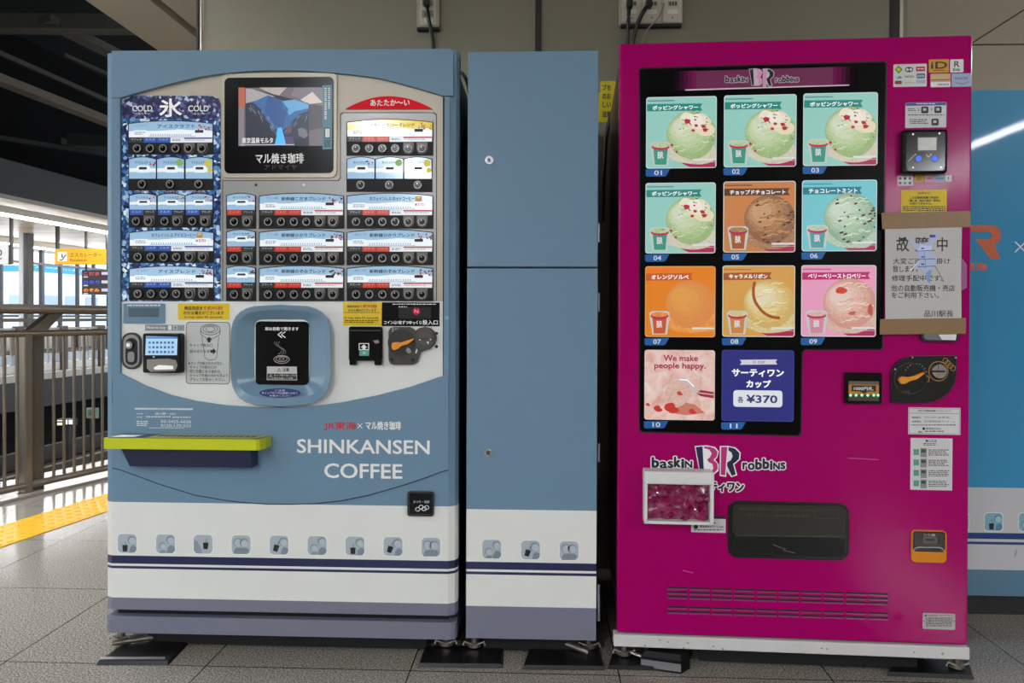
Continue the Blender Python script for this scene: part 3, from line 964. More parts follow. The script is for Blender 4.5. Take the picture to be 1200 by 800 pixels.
    # price cells
    if cells:
        xs = x0
        for frac, c in cells:
            xe = x0+w*frac
            d.rect(xs+.2, ystrip+.3, xe-.2, yl, cell[c], o0+.0008)
            if c in 'kbr' and xe-xs > 8:
                d.text({'k': 'ブラック', 'b': 'ミルク', 'r': 'ミルク'}[c], xs+2.5, ystrip+1.4, xe-2.5, ystrip+3.6, wht if c != 'r' else M('#ffd9a0', .5, emit=.4), o0+.0012)
            xs = xe
        if not small:
            d.rect(x0+w*.66, ystrip+.4, x1-.5, ystrip+1.9, M(strip, .4, emit=.2), o0+.0012)
            d.marks(x0+w*.52, ystrip+2.0, x0+w*.64, ystrip+4.8, 2, txg, o0+.0012)
            d.marks(x0+w*.67, ystrip+2.8, x1-2, ystrip+4.4, 1, M('#b0a8b4', .5), o0+.0012)
    for k in tabs:
        xk = knobs[k]
        d.poly([(xk-6.2, yl+.6), (xk+6.2, yl+.6), (xk+6.2, yknob+1), (xk+4.5, yknob+4.8), (xk, yknob+6.3), (xk-4.5, yknob+4.8), (xk-6.2, yknob+1)], tab_m, o0+.0010, .001)
    o = d.build('menu_panel', coffee)
    for xk in knobs:
        u, v = CF.uv(xk, yknob, o0+.002)
        add_button(o, u, v, o0+.001)
    return o
def wide(x0, x1, yt, yl, yb, title, c2='r', **kw):
    w = x1-x0
    f = (.105, .26, .415, .565, .72, .88)
    menu_panel(x0, x1, yt, yl, yb, 'wide', title, [(.175, 'k'), (.335, c2), (.495, c2), (1.0, 'w')], (4, 5), [x0+w*q for q in f], (yl+yb)/2+.6, strip='#1e3c96' if c2 == 'b' else '#c8202c', **kw)
def twin(x0, x1, yt, yl, yb, title, c2='r', **kw):
    w = x1-x0
    menu_panel(x0, x1, yt, yl, yb, 'twin', title, [(.52, c2), (1.0, 'k')], (1,), [x0+w*.27, x0+w*.73], (yl+yb)/2+.6, small=True, **kw)
def single(x0, x1, yt, yl, yb, title, **kw):
    menu_panel(x0, x1, yt, yl, yb, 'single', title, None, (), [(x0+x1)/2], (yl+yb)/2+.3, small=True, **kw)
wide(151, 249, 142, 167, 180, 'アイスクラフト', 'b', left='こだわり')
for x, dc in ((151.3, 'blossom'), (184.2, 'green'), (217.6, 'yellow')):
    single(x, x+31.3, 184.3, 209.3, 222, 'アイスミルク', deco=dc)
for x, dc in ((151.8, 'blossom'), (185, 'choco'), (217.6, 'blossom')):
    twin(x, x+31.2, 227, 251.8, 265.5, 'アイスモカ', 'b', deco=dc)
wide(152, 249.8, 269.8, 294, 307, 'カフェインレス アイスコーヒー', 'b', deco='gold')
wide(152, 249.8, 312.2, 336.6, 350.6, 'アイスブレンド', 'b', left='すっきり')
wide(407, 506.5, 140.3, 166, 181, 'スターイエローブレンド', tint=lab_y)
for x, dc in ((407, 'blossom'), (440.5, 'green'), (473.8, 'yellow')):
    single(x, x+31.8, 184.3, 209.3, 223.6, 'ホットミルク', deco=dc)
for k, (yt, nm) in enumerate(((226.8, '新幹線こだまブレンド'), (269.5, '新幹線ひかりブレンド'), (311.8, '新幹線のぞみブレンド'))):
    yl, yb = yt+25.2, yt+39.8
    twin(266, 298.6, yt, yl, yb, 'ホットモカ', 'r', deco=['blossom', 'choco', 'blossom'][k])
    wide(304.4, 402, yt, yl, yb, nm, left='てい番')
    wide(407.2, 506.6, yt, yl, yb, nm if k else 'カフェインレス ホットコーヒー', deco='blossom' if k else 'gold', left='' if not k else '深いり')

# ---- screen
disp = D(CF)
a_ = disp.uvr(260, 85.5, 394.5, 208, OI+.006)
disp.mb.prism(rrect(*a_, .018), -OI-.006, -OI, M('#bdb5a2', .35, .15))
disp.rect(263, 90.5, 391, 203, blk, OI+.0068, .0006, r=6)
disp.text('マル焼き珈琲', 299.5, 179.5, 356, 191.5, wht, OI+.0076, 0.02)
disp.text('アドマイヤ', 310, 193, 348, 198.5, M('#55524e', .5), OI+.0076)
dsp = disp.build('display_bezel', coffee)
d = D(CF)
oS = OI+.0076
def em(h, s=.75): return M(h, .3, emit=s)
d.rect(279.5, 102.5, 378, 171, em('#7d7378', .5), oS)
d.poly([(279.5, 102.5), (287, 102.5), (287, 125), (279.5, 126)], em('#c96a48', .6), oS+.0003)
d.poly([(279.5, 126), (286, 125), (286, 171), (279.5, 171)], em('#9b929c', .5), oS+.0003)
d.poly([(304, 102.5), (336, 102.5), (326, 113), (306, 104)], em('#d8c8c0', .5), oS+.0003)
d.poly([(345, 102.5), (378, 102.5), (378, 125), (362, 119), (341, 112)], em('#8f8590', .5), oS+.0003)
d.poly([(352, 117), (366, 107.5), (378, 120), (362, 122)], em('#e6dad4', .6), oS+.0005)
d.poly([(362, 121), (378, 124), (378, 150), (362, 153)], em('#5f5a66', .4), oS+.0003)
d.poly([(287.5, 103), (296, 104), (362, 121), (362, 171), (287.5, 171)], em('#20283e', .35), oS+.0006)
d.poly([(288, 103.5), (297, 104.5), (322, 113), (300, 118), (288, 121)], em('#c8c0c0', .5), oS+.0008)
d.poly([(289, 121), (301, 117.5), (314, 111.5), (332, 118), (344, 116.5), (361.8, 121.5), (361.8, 131), (350, 136), (341, 146), (331, 153), (323, 151), (309, 140), (298, 130)], em('#2f6cae', .65), oS+.0010)
d.poly([(314, 112), (330, 118), (338, 128), (331, 150), (322, 146), (310, 130)], em('#2a5c9e', .6), oS+.0012)
d.poly([(330, 118.5), (345, 116.8), (361.5, 122), (361.5, 127), (346, 130), (339, 135), (333, 127)], em('#6aaede', .7), oS+.0012)
d.poly([(288, 121), (296, 120), (306, 128), (313, 141), (324, 152), (326, 160), (300, 160), (288, 160)], em('#1c2436', .3), oS+.0013)
d.poly([(361.8, 130), (352, 133), (345, 139), (336, 151), (334, 162), (361.8, 162)], em('#222b40', .3), oS+.0013)
for k in range(46):
    q = random.random()
    x = 290+q*34; y = 121+q*q*30+random.uniform(0, 9)
    d.line([(x, y), (x+random.uniform(1.5, 3.5), y+random.uniform(3, 7))], .45, em(random.choice(['#9fc0d8', '#5f86a8', '#3f658c', '#2c4668']), .5), oS+.0014)
    x = 361-q*26; y = 130+q*q*22+random.uniform(0, 8)
    d.line([(x, y), (x-random.uniform(1.5, 3), y+random.uniform(3, 6))], .45, em(random.choice(['#8fb2cc', '#52779a', '#3a5b80', '#2c4668']), .5), oS+.0014)
d.poly([(325, 150), (330, 149), (333, 160), (335, 169), (322, 169), (324, 160)], em('#4fb4f2', .9), oS+.0016)
d.poly([(349, 151), (354, 149.5), (359, 152), (361, 158), (357, 162), (350, 159)], em('#8a8a94', .45), oS+.0016)
d.poly([(336, 148), (342, 150), (341, 156), (336, 154)], em('#8a5560', .5), oS+.0016); d.poly([(334, 160), (343, 160), (345, 168), (334, 168)], em('#5a4a78', .5), oS+.0016)
d.text('東京温泉モルタ', 283.5, 161, 320, 168, em('#f4eef0', .7), oS+.0018, 0.02)
d.rect(282, 169, 345, 170, em('#e8e0e8', .6), oS+.0018)
d.poly([(378, 100), (389, 99.6), (389, 174.5), (378, 175)], M('#5f8796', .4, emit=.2), oS+.0004)
for x, w in ((380.2, 2.6), (384.6, 2.0)):
    y = 103
    while y < (140 if x < 383 else 126):
        d.rect(x, y, x+w, y+1.3, wht, oS+.0008); y += random.uniform(1.8, 2.8)
d.frame(380, 149.5, 387.5, 162, .9, ink, oS+.0009, 1); d.rect(381, 150.5, 386.5, 161, wht, oS+.0008)
d.marks(380, 164, 387.5, 173, 5, M('#20333c', .5), oS+.0008, full=True)
d.build('screen', dsp)

# ---- lower fittings
def part(name): return D(CF)
OW = OI+.0006
d = D(CF); d.rect(144.6, 355.5, 193, 379, bluef, OW+.004, .005, r=1.5); d.rect(150.5, 360.5, 186.5, 371.5, M('#5d7482', .6), OW+.0046)
for k in range(9):
    d.rect(151, 361+k*1.15, 186, 361.5+k*1.15, M('#3f525e', .6), OW+.005)
d.marks(149, 357, 188, 359.3, 1, wht, OW+.0046, full=True)
d.build('speaker_grille', coffee)
d = D(CF); d.rect(208.5, 355.7, 269, 374.6, yel, OW+.001, .001, r=1.2)
d.text('商品完成まで', 216, 358.5, 242, 363, ink, OW+.0016, 0.02); d.text('約95秒', 243, 358.5, 261, 363, redt, OW+.0016, 0.02)
d.text('かかる場合がございます', 215, 364.3, 262.5, 368.6, ink, OW+.0016, 0.02)
d.text('It may take 95 seconds', 216.5, 370.2, 261, 373.2, ink, OW+.0016, 0.02)
d.build('sticker', coffee)
d = D(CF); d.rect(170, 380.5, 216, 387.3, M('#8a929a', .5), OW+.001, .001); d.text('How to buy', 172, 382, 194, 386.2, wht, OW+.0016, 0.02)
d.rect(197, 381.3, 201, 386.5, wht, OW+.0016); d.frame(203, 381.5, 208, 386.3, .6, wht, OW+.0016); d.frame(209.5, 381.5, 214.5, 386.3, .6, M('#c0c6cc', .5), OW+.0016)
d.build('sticker', coffee)
# door lock capsule
d = D(CF); chrome = M('#77736c', .22, .9)
a_ = d.uvr(142.6, 389.5, 165.3, 432.5, OW+.006); d.mb.prism(rrect(*a_, .028), -OW-.006, -OW, M('#3a3835', .3, .6))
a_ = d.uvr(144.6, 391.8, 163.3, 430.2, OW+.0075); d.mb.prism(rrect(*a_, .024), -OW-.0075, -OW-.006, chrome)
a_ = d.uvr(147, 396, 161, 427.5, OW+.008); d.mb.prism(rrect(*a_, .017), -OW-.008, -OW-.0075, M('#23211f', .35, .5))
u, v = CF.uv(153.5, 404, OW); d.mb.cyl_y(u, v, .015, -OW-.014, -OW-.008, chrome, 20, .012); d.mb.cyl_y(u, v, .006, -OW-.016, -OW-.012, M('#c8c4bc', .2, .9), 14)
a_ = d.uvr(149.5, 412, 157.5, 424, OW+.011); d.mb.prism(rrect(*a_, .008), -OW-.011, -OW-.008, chrome)
d.build('door_lock', coffee)
# touch payment terminal
OT = OW+.034
d = D(CF)
a_ = d.uvr(166.5, 390.5, 211, 437, OT); k0 = d.uvr(166.2, 390.2, 217.5, 437.2, OW)
d.mb.box(a_[0], a_[2], -OT, -OW, a_[1], a_[3], blk_m, .006)
d.rect(168, 391.5, 210, 417, blk, OT+.0006, .0006, r=2)
d.poly([(172, 421), (197, 420), (206, 422), (208, 428), (205, 434.5), (176, 435.5), (172, 431)], M('#8f8b84', .35, .5), OT+.0008, .0008)
d.poly([(180, 430.5), (186, 427.5), (203, 428.5), (203, 432.5), (181, 433)], M('#fff8f0', .4, emit=.7), OT+.0012)
tm = d.build('payment_terminal', coffee)
d = D(CF); d.poly([(171.2, 393.8), (208, 394.6), (207.3, 416), (170.2, 416)], M('#a9d4f2', .3, emit=.8), OT+.0012)
d.rect(171.5, 394.5, 208, 396.6, M('#3a8fd6', .3, emit=.6), OT+.0014)
for y in (400, 405.5, 411):
    for x in (174, 178.5, 183, 187.5, 192, 196.5, 201):
        d.rect(x, y, x+2.6, y+2.6, M(random.choice(['#3d4e86', '#54508e', '#2c62b0', '#6a7aa6']), .4, emit=.3), OT+.0016)
d.rect(179, 417.3, 181.2, 418.8, wht, OT+.0014)
d.build('screen', tm)
# cup instructions
d = D(CF); d.rect(217.8, 377, 269.5, 450, M('#5d6064', .5), OW+.0008, .0008, r=4.5); d.rect(218.6, 377.8, 268.7, 449.2, M('#c9ccc8', .45), OW+.0012, r=4)
gl = M('#3b3f44', .5)
cx = 246.5
for rx, ry, y in ((11.5, 6.2, 386), (8.5, 4.4, 385.5), (5.2, 3, 385.5)):
    pts = [(cx+rx*math.cos(2*math.pi*k/24), y+ry*math.sin(2*math.pi*k/24)) for k in range(25)]
    d.line(pts, .7, gl, OW+.0016)
d.line([(235, 387), (235.5, 392), (242, 396), (251, 396), (257.5, 392), (258, 387)], .7, gl, OW+.0016)
d.line([(236.5, 394), (240, 419), (245, 422), (252, 421), (254, 418), (256.5, 394)], .6, gl, OW+.0016)
d.poly([(245, 394.5), (249, 398.5), (246.8, 398.5), (246.8, 401), (243.2, 401), (243.2, 398.5), (241, 398.5)], ink, OW+.0017)
d.poly([(253.5, 411.5), (249.5, 407.5), (249.5, 409.8), (246.5, 409.8), (246.5, 413.2), (249.5, 413.2), (249.5, 415.5)], ink, OW+.0017)
for t, x0, x1, y in (('キャップ飲み口', 222.5, 249, 402.5), ('紙の合わせ目', 222.5, 245.5, 409.5), ('★カップの紙の合わせ目と、', 220.3, 262, 423.5), ('キャップの飲み口が', 222.5, 254, 428), ('同じ位置にある場合は、', 222.5, 259, 433), ('キャップを紙の合わせ目より', 222.5, 267, 437.8), ('ずらしてお飲みください。', 222.5, 264, 442.5)):
    d.text(t, x0, y, x1, y+3.9, ink, OW+.0018, .01)
d.build('sticker', coffee)
# serving window: blue surround sloping in to a black door
d = D(CF)
N = 28
def sup(cx, cy, rx, ry, p, n=N):
    out = []
    for k in range(n):
        t = 2*math.pi*k/n
        c, s_ = math.cos(t), math.sin(t)
        out.append((cx+rx*math.copysign(abs(c)**(2/p), c), cy+ry*math.copysign(abs(s_)**(2/p), s_)))
    return out
def blob(fx, fyt, fyb, cx, p=4.5):
    pts = sup(cx, 0, fx, 1, p)
    return [(x, (y*fyb[1] if y > 0 else y*fyt[1])+fyb[0]) for x, y in pts]
outer = [(x, 418+(y-418)) for x, y in sup(329.2, 418, 59.3, 55.5, 4.6)]
outer = [(x, y+ (7*(1-((x-329)/59)**2) if y > 430 else -4.5*(1-((x-329)/59)**2)+2) -3.5) for x, y in outer]
mid = [(329.2+(x-329.2)*.90, 416+(y-418)*.87) for x, y in outer]
inn = [(330.5+(x-329.2)*.545, 412.5+(y-418)*.69) for x, y in sup(329.2, 418, 59.3, 55.5, 9)]
def rim(A_, oa, B_, ob, m):
    va = [(CF.uv(x, y, oa)) for x, y in A_]; vb = [(CF.uv(x, y, ob)) for x, y in B_]
    n = len(A_)
    d.mb.add([(p[0], -oa, p[1]) for p in va]+[(p[0], -ob, p[1]) for p in vb], [(k, (k+1) % n, (k+1) % n+n, k+n) for k in range(n)][::1], m, True)
bl2 = M('#7190a6', .2, vary=.02)
rim(outer, OW, [(329.2+(x-329.2)*.985, 418+(y-418)*.985) for x, y in outer], OW+.030, bl2)
rim([(329.2+(x-329.2)*.985, 418+(y-418)*.985) for x, y in outer], OW+.030, mid, OW+.026, bl2)
rim(mid, OW+.026, inn, OW-.0, bl2)
d.disc(328, 460.3, 24.5, M('#1d3478', .4), OW+.0270, ry=5.6)
d.text('ご注意', 322, 456.3, 334, 458.3, wht, OW+.0276); d.text('キャップのフタは確実にはめて', 307, 459, 349, 461.7, wht, OW+.0276); d.text('お飲みください', 316, 462.5, 341, 464.6, wht, OW+.0276)
sw = d.build('serving_window', coffee)
d = D(CF)
d.rect(299.5, 376.5, 361.8, 450.6, blk, OW+.003, .002, r=5)
d.text('扉は自動で開きます', 310.5, 383, 350, 387.2, wht, OW+.0036, .02)
for x in (325.5, 329.5):
    d.line([(x+5, 388.5), (x, 392), (x+5, 395.5)], 1, wht, OW+.0036)
g2 = M('#76716a', .4)
for q in range(3):
    d.line([(326+q*2.2+4.5*math.sin(t*1.1+q*.3), 415-t*3.2) for t in [k/3 for k in range(15)]], .7, g2, OW+.0036)
for rx, ry, y in ((9, 4.6, 421), (6.5, 3.1, 420.5), (3, 1.4, 420.5)):
    d.line([(330+rx*math.cos(2*math.pi*k/20), y+ry*math.sin(2*math.pi*k/20)) for k in range(21)], .8, M('#a8a49c', .4), OW+.0036)
d.rect(312.8, 429.3, 348, 437, M('#c9c7c3', .5), OW+.0036); d.text('⚠ 注意', 325, 431, 339, 435.5, ink, OW+.004, .02)
d.rect(313, 437.3, 348, 445, M('#1f1f20', .5), OW+.0036); d.frame(312.8, 437, 348, 445.2, .5, wht, OW+.0038)
d.text('⚠', 314.5, 438.5, 320, 443.5, wht, OW+.004); d.text('カップ取り出し口の', 321, 438.5, 346.5, 440.7, wht, OW+.004); d.text('閉まる扉にご注意', 321, 442, 343, 444, wht, OW+.004)
d.build('door_pane', sw)
# right yellow sticker, price display
d = D(CF); d.rect(402, 354, 447.3, 381.5, yel, OW+.001, .001, r=1)
d.text('商品完成まで', 407, 357.5, 424.5, 360.5, ink, OW+.0016, 0.02); d.text('約95秒', 425.5, 356.5, 442, 360.8, redt, OW+.0016, 0.02); d.text('かかる場合がございます', 408, 361.8, 441, 364.8, ink, OW+.0016, 0.02)
d.marks(403.5, 365.7, 445.5, 367, 1, ink, OW+.0016, full=True)
d.text('It may take 95 seconds.', 404, 371, 444, 374, ink, OW+.0016, 0.02); d.marks(404, 375, 445, 379, 2, ink, OW+.0016)
d.build('sticker', coffee)
d = D(CF); d.rect(447.6, 354.3, 515, 382, blk, OW+.003, .003)
d.rect(467, 359.5, 505, 373.5, M('#1d1c20', .2), OW+.0036); d.disc(488, 364.6, 4.6, M('#6a0a20', .3, emit=.3), OW+.0038); d.text('N', 485.6, 362.3, 490.4, 366.7, M('#ff4a70', .3, emit=1.5), OW+.0042, 0.02)
d.marks(460, 355.8, 511, 357.6, 1, wht, OW+.0036, full=True); d.marks(467, 359, 477, 360.5, 1, wht, OW+.004, full=True)
d.text('コインは1枚ずつゆっくり', 450, 375.5, 494, 380, wht, OW+.0036, .02); d.text('投入口', 495, 374.8, 513, 380.5, wht, OW+.0036, 0.02)
d.build('price_display', coffee)
# note slot
d = D(CF)
a_ = d.uvr(408, 382.5, 447.5, 427.5, OW+.022); d.mb.box(a_[0], a_[2], -OW-.022, -OW, a_[1]+.012, a_[3], blk, .006)
for x0, x1 in ((409, 417), (438.5, 447)):
    b_ = d.uvr(x0, 421, x1, 428, OW+.022); d.mb.box(b_[0], b_[2], -OW-.021, -OW, b_[1], b_[3], blk, .003)
d.rect(410, 386.5, 446, 388, M('#2c2c2e', .3), OW+.0226)
d.frame(420.5, 402, 432.5, 410, .9, wht, OW+.0226); d.poly([(426.5, 403.5), (430.5, 407), (428.3, 407), (428.3, 409), (424.7, 409), (424.7, 407), (422.5, 407)], wht, OW+.023)
d.rect(421, 410.2, 432.5, 416.8, M('#4f8a82', .4, emit=.2), OW+.0226); d.disc(426.7, 413.5, 2, M('#8fc0b4', .4), OW+.023)
d.poly([(437, 399), (443, 398), (444.5, 401.5), (440, 402.5)], M('#8c8b8a', .3), OW+.0226)
d.build('banknote_slot', coffee)
# coin unit
d = D(CF)
cu_m = M('#4a4744', .32, .5)
coin = [(455.3, 388), (457.5, 384), (462, 383), (480, 383), (484, 385), (487, 387.5), (491, 384.3), (498, 382.8), (505, 384.5), (510, 389.5), (511.6, 396.5), (509.5, 403.5), (504, 408.8), (497, 411), (493, 413), (490, 421), (488, 425.5), (484, 427.2), (461, 427.2), (457, 425.5), (455.3, 421)]
d.poly(coin, cu_m, OW+.012, .012)
u, v = CF.uv(471.5, 401, OW); d.mb.cyl_y(u, v, .042, -OW-.014, -OW-.012, M('#383633', .3, .4), 28)
u, v = CF.uv(498.5, 397, OW); d.mb.ring_y(u, v, .030, .022, -OW-.017, -OW-.012, M('#55524d', .3, .6), 28); d.mb.cyl_y(u, v, .021, -OW-.014, -OW-.012, M('#5f5b56', .3, .7), 24)
d.rect(491.5, 396.3, 505, 397.5, ink, OW+.0146); d.poly([(490.5, 398.5), (492, 397), (493.5, 398.5)], wht, OW+.0148); d.poly([(503, 397.3), (504.5, 396.5), (505.5, 399)], wht, OW+.0148); d.poly([(499.5, 400.5), (502.5, 400), (502, 403.5)], wht, OW+.0148)
d.poly([(475.5, 410), (477.5, 407), (480.5, 408.5), (482, 413), (478, 414)], M('#9a9792', .3, .4), OW+.0146)
d.line([(488.7, 409), (487.3, 413.8)], 1.3, wht, OW+.0126)
d.text('おつり', 459.2, 384.5, 466.5, 386.5, wht, OW+.0126); d.text('返却', 459.2, 387, 464.5, 389, wht, OW+.0126)
for x in (460.5, 485):
    u, v = CF.uv(x, 421, OW); d.mb.cyl_y(u, v, .006, -OW-.014, -OW-.012, M('#2e2c2a', .3, .6), 12)
for x, y in ((511.5, 390.5), (511.5, 406)):
    d.disc(x, y, 1.9, ink, OW+.001, .001)
cnu = d.build('coin_slot', coffee)
d = D(CF)
d.poly([(458.7, 406), (459.5, 401.5), (463, 400.8), (470, 401.3), (476, 399), (484.2, 396.6), (484.8, 398), (477.5, 403.3), (470, 405.3), (466.5, 408.5), (462.5, 410.3), (459.7, 409)], M('#e8901c', .35), OW+.024, .011)
d.build('return_lever', cnu)
# tray
OT2 = .088
tr = D(CF)
fr_ = [(121.5, 513.4), (300, 514.4), (306, 513.6), (312, 511.3)]
zt = tr.F.uv(200, 513.8, OT2)[1]; zb2 = tr.F.uv(200, 526.6, OT2)[1]
ua = tr.F.uv(121.5, 520, OT2)[0]; ub = tr.F.uv(300, 520, OT2)[0]; uc = tr.F.uv(312, 520, .05)[0]
outl = [(ua, -.007), (ua, -OT2), (ub, -OT2), (ub+(uc-ub)*.5, -OT2+.006), (uc, -.056), (uc, -.007)]
lime = M('#c6cf00', .4)
tr.mb.zprism(outl, zb2, zt, lime)
inl = [(ua+.004, -.008), (ua+.004, -OT2+.003), (ub, -OT2+.003), (ub+(uc-ub)*.5, -OT2+.009), (uc-.003, -.056), (uc-.003, -.008)]
tr.mb.add([(x, y, zt+.0008) for x, y in inl], [tuple(range(6))], M('#2a3550', .4))
tr.mb.add([(x, y, zt+.0012) for x, y in [(ua+.14, -.012), (ua+.12, -OT2+.006), (ub-.01, -OT2+.006), (uc-.008, -.05), (uc-.008, -.012)]], [(0, 1, 2, 3, 4)], M('#cfc76a', .45))
tr.mb.add([(x, y, zt+.0016) for x, y in [(ua+.025, -.03), (ua+.015, -OT2+.012), (ua+.085, -OT2+.012), (ua+.095, -.03)]], [(0, 1, 2, 3)], wht)
for k in range(16):
    x = ua+.15+k*.019
    tr.mb.add([(x, -.03, zt+.0018), (x-.003, -.06, zt+.0018), (x+.010, -.06, zt+.0018), (x+.012, -.03, zt+.0018)], [(0, 1, 2, 3)], M('#4a4634', .5))
sh = tr.build('serving_tray', coffee)
a = MB()
b0, b1 = CF.uv(152, 535, .05)[0], CF.uv(296, 535, .05)[0]; zq = CF.uv(220, 547, .05)[1]
uu0 = CF.uv(142, 527, .07)[0]
a.add([(uu0, -.072, zb2), (b1, -.072, zb2), (b1, -.05, zq), (b0, -.05, zq), (uu0, -.006, zb2), (b1, -.006, zb2), (b1, -.006, zq), (b0, -.006, zq)], [(3, 2, 1, 0)[::-1], (0, 3, 7, 4), (1, 5, 6, 2), (3, 2, 6, 7)], M('#1c2747', .45))
a.build('bracket', sh)
# change outlet
d = D(CF)
a_ = d.uvr(477.7, 575.5, 508.5, 604.2, .004); d.mb.prism(rrect(*a_, .007), -.010, 0, M('#1c1b1b', .3)); a_ = d.uvr(480, 578, 506.5, 602, .0104); d.mb.prism(rrect(*a_, .005), -.0104, None, blk)
d.text('おつり・返却', 484.5, 586.3, 503, 589.3, wht, .011)
for x, y in ((489.5, 596.5), (493.5, 594), (497, 596), (500, 594.5)):
    d.line([(x+2.6*math.cos(2*math.pi*k/14), y+2.2*math.sin(2*math.pi*k/14)) for k in range(15)], .8, wht, .011)
d.build('change_outlet', coffee)
# small door lock bead at the right strip
u, v = CF.uv(523.5, 372.5, .007); a = MB(); a.cyl_y(u, v, .006, -.012, -.006, M('#7fb0b4', .3, .5), 14); a.build('lock_button', coffee)
# base plinth and feet
a = MB()
profile_bands(a, [(V(745.8), V(726), grey_p)], U0+.002, U1-.002, CH_W*.6, CH_D*.6, .004, .70)
a.build('plinth', coffee)
a = MB(); a.box(U0+.03, U1-.03, .03, .5, V(727), V(716), M('#0d0d0d', .8)); a.build('recess', coffee)
galv = M('#8c857b', .35, .8)
def foot(root, u, y, z1, h0=.016):
    mb = MB()
    mb.tube([(u, y, h0), (u, y, z1)], .010, galv, 10)
    mb.tube([(u, y, h0), (u, y, h0+.012)], .022, galv, 12)
    mb.tube([(u-.034, y-.012, h0+.006), (u-.03, y-.012, h0+.018), (u-.015, y-.014, h0+.012), (u, y-.015, h0+.008), (u+.015, y-.014, h0+.012), (u+.03, y-.012, h0+.018), (u+.034, y-.012, h0+.006)], .0035, M('#a49d92', .3, .9), 6)
    return mb.build('foot', root)
zp = V(745.8)
a = MB(); a.box(U0+.12, U1-.10, .045, .06, .006, zp+.002, M('#0a0a0a', .8)); a.build('shade_board', coffee)  # black board put in for the deep shade under the machine
foot(coffee, CF.uv(143, 750, -.04)[0], .04, zp)
foot(coffee, CF.uv(523, 758, -.06)[0], .06, zp)
foot(coffee, .10, .62, zp); foot(coffee, U1-.10, .62, zp)

# ================================================================== NARROW CABINET
BF = Face((1.09, .004, 0), 0.0)
cab = thing('utility_cabinet', 'narrow plain blue cabinet with two small round locks, between the two vending machines', 'cabinet', BF.O, 0)
bu0 = BF.uv(547.2, 400)[0]; bu1 = BF.uv(700, 400)[0]
bz = lambda y: BF.uv(623, y)[1]
a = MB(); a.box(bu0+.004, bu1-.004, .022, .70, bz(748.5), bz(62), M('#56697a', .5), .004); a.build('body', cab)
d = D(BF); a_ = d.uvr(547.6, 59.8, 700.8, 312.6, 0); d.mb.box(bu0, bu1, 0, .02, a_[1], a_[3], blue, .003); up_ = d.build('door', cab)
d = D(BF); zz = [bz(748.8), bz(711), bz(673.8), bz(670.6), bz(667.8), bz(659), bz(597.3), bz(314.6)]
for z0, z1, m in zip(zz, zz[1:], [grey_p, white_p, navy, white_p, navy, white_p, blue]):
    d.mb.add([(bu0, 0, z0), (bu1, 0, z0), (bu1, 0, z1), (bu0, 0, z1)], [(0, 1, 2, 3)], m)
    for u in (bu0, bu1):
        d.mb.add([(u, 0, z0), (u, .02, z0), (u, .02, z1), (u, 0, z1)], [(0, 1, 2, 3)], m)
d.mb.add([(bu0, 0, zz[-1]), (bu1, 0, zz[-1]), (bu1, .02, zz[-1]), (bu0, .02, zz[-1])], [(0, 1, 2, 3)], blue)
d.mb.add([(bu0, 0, zz[0]), (bu1, 0, zz[0]), (bu1, .02, zz[0]), (bu0, .02, zz[0])], [(3, 2, 1, 0)], grey_p)
for (x, y), k in zip(((576.3, 643.2), (621.7, 644.2), (667, 645)), ('two_talk', 'cup_tilt', 'two_heads')):
    window_icon(d, x, y, k, .0006)
low_ = d.build('door', cab)
for (x, y), par in zip(((573.5, 188), (572.5, 530)), (up_, low_)):
    u, v = BF.uv(x, y); a = MB()
    a.ring_y(u, v, .0125, .007, -.006, 0, M('#b9bdbf', .2, .9), 20); a.cyl_y(u, v, .0072, -.0045, 0, M('#6c7074', .25, .9), 16); a.box(u-.0012, u+.0012, -.005, -.004, v-.005, v+.005, ink)
    a.build('lock', par)
for y in (96, 272, 354, 531, 697, 718):
    u, v = BF.uv(701.5, y); a = MB(); a.tube([(u+.001, .012, v-.028), (u+.001, .012, v+.028)], .0045, M('#8f9aa2', .3, .7), 8); a.build('hinge', cab)
zp = bz(748.5)
a = MB(); a.box(bu0+.05, bu1-.05, .045, .06, .006, zp+.002, M('#0a0a0a', .8)); a.build('shade_board', cab)  # black board standing for the shadow beneath the cabinet
foot(cab, BF.uv(556, 755, -.05)[0], .05, zp); foot(cab, BF.uv(690, 757, -.06)[0], .06, zp)
foot(cab, bu0+.05, .6, zp); foot(cab, bu1-.05, .6, zp)

# ================================================================== THE ICE CREAM MACHINE
PANG = math.radians(-2.3)
PF = Face((1.53, -.03, 0), PANG)
pink = thing('ice_cream_vending_machine', 'magenta ice cream vending machine with lit flavour tiles and a taped paper notice', 'vending machine', PF.O, PANG)
mag = M('#a60062', .13, vary=.02, scale=60, bump=.012, spec=.16)
mag_d = M('#5e0a3d', .35)
pz = lambda y, x=930: PF.uv(x, y)[1]
pu0, pu1 = PF.uv(724.5, 400)[0], PF.uv(1137, 400)[0]
zt_, zb_ = pz(46), pz(748.5)
a = MB(); a.box(pu0+.006, pu1-.006, .055, .74, zb_+.005, zt_-.012, mag_d, .004); a.build('cabinet', pink)
a = MB(); a.box(pu0, pu1, 0, .05, zb_, zt_, mag, .006, 3)
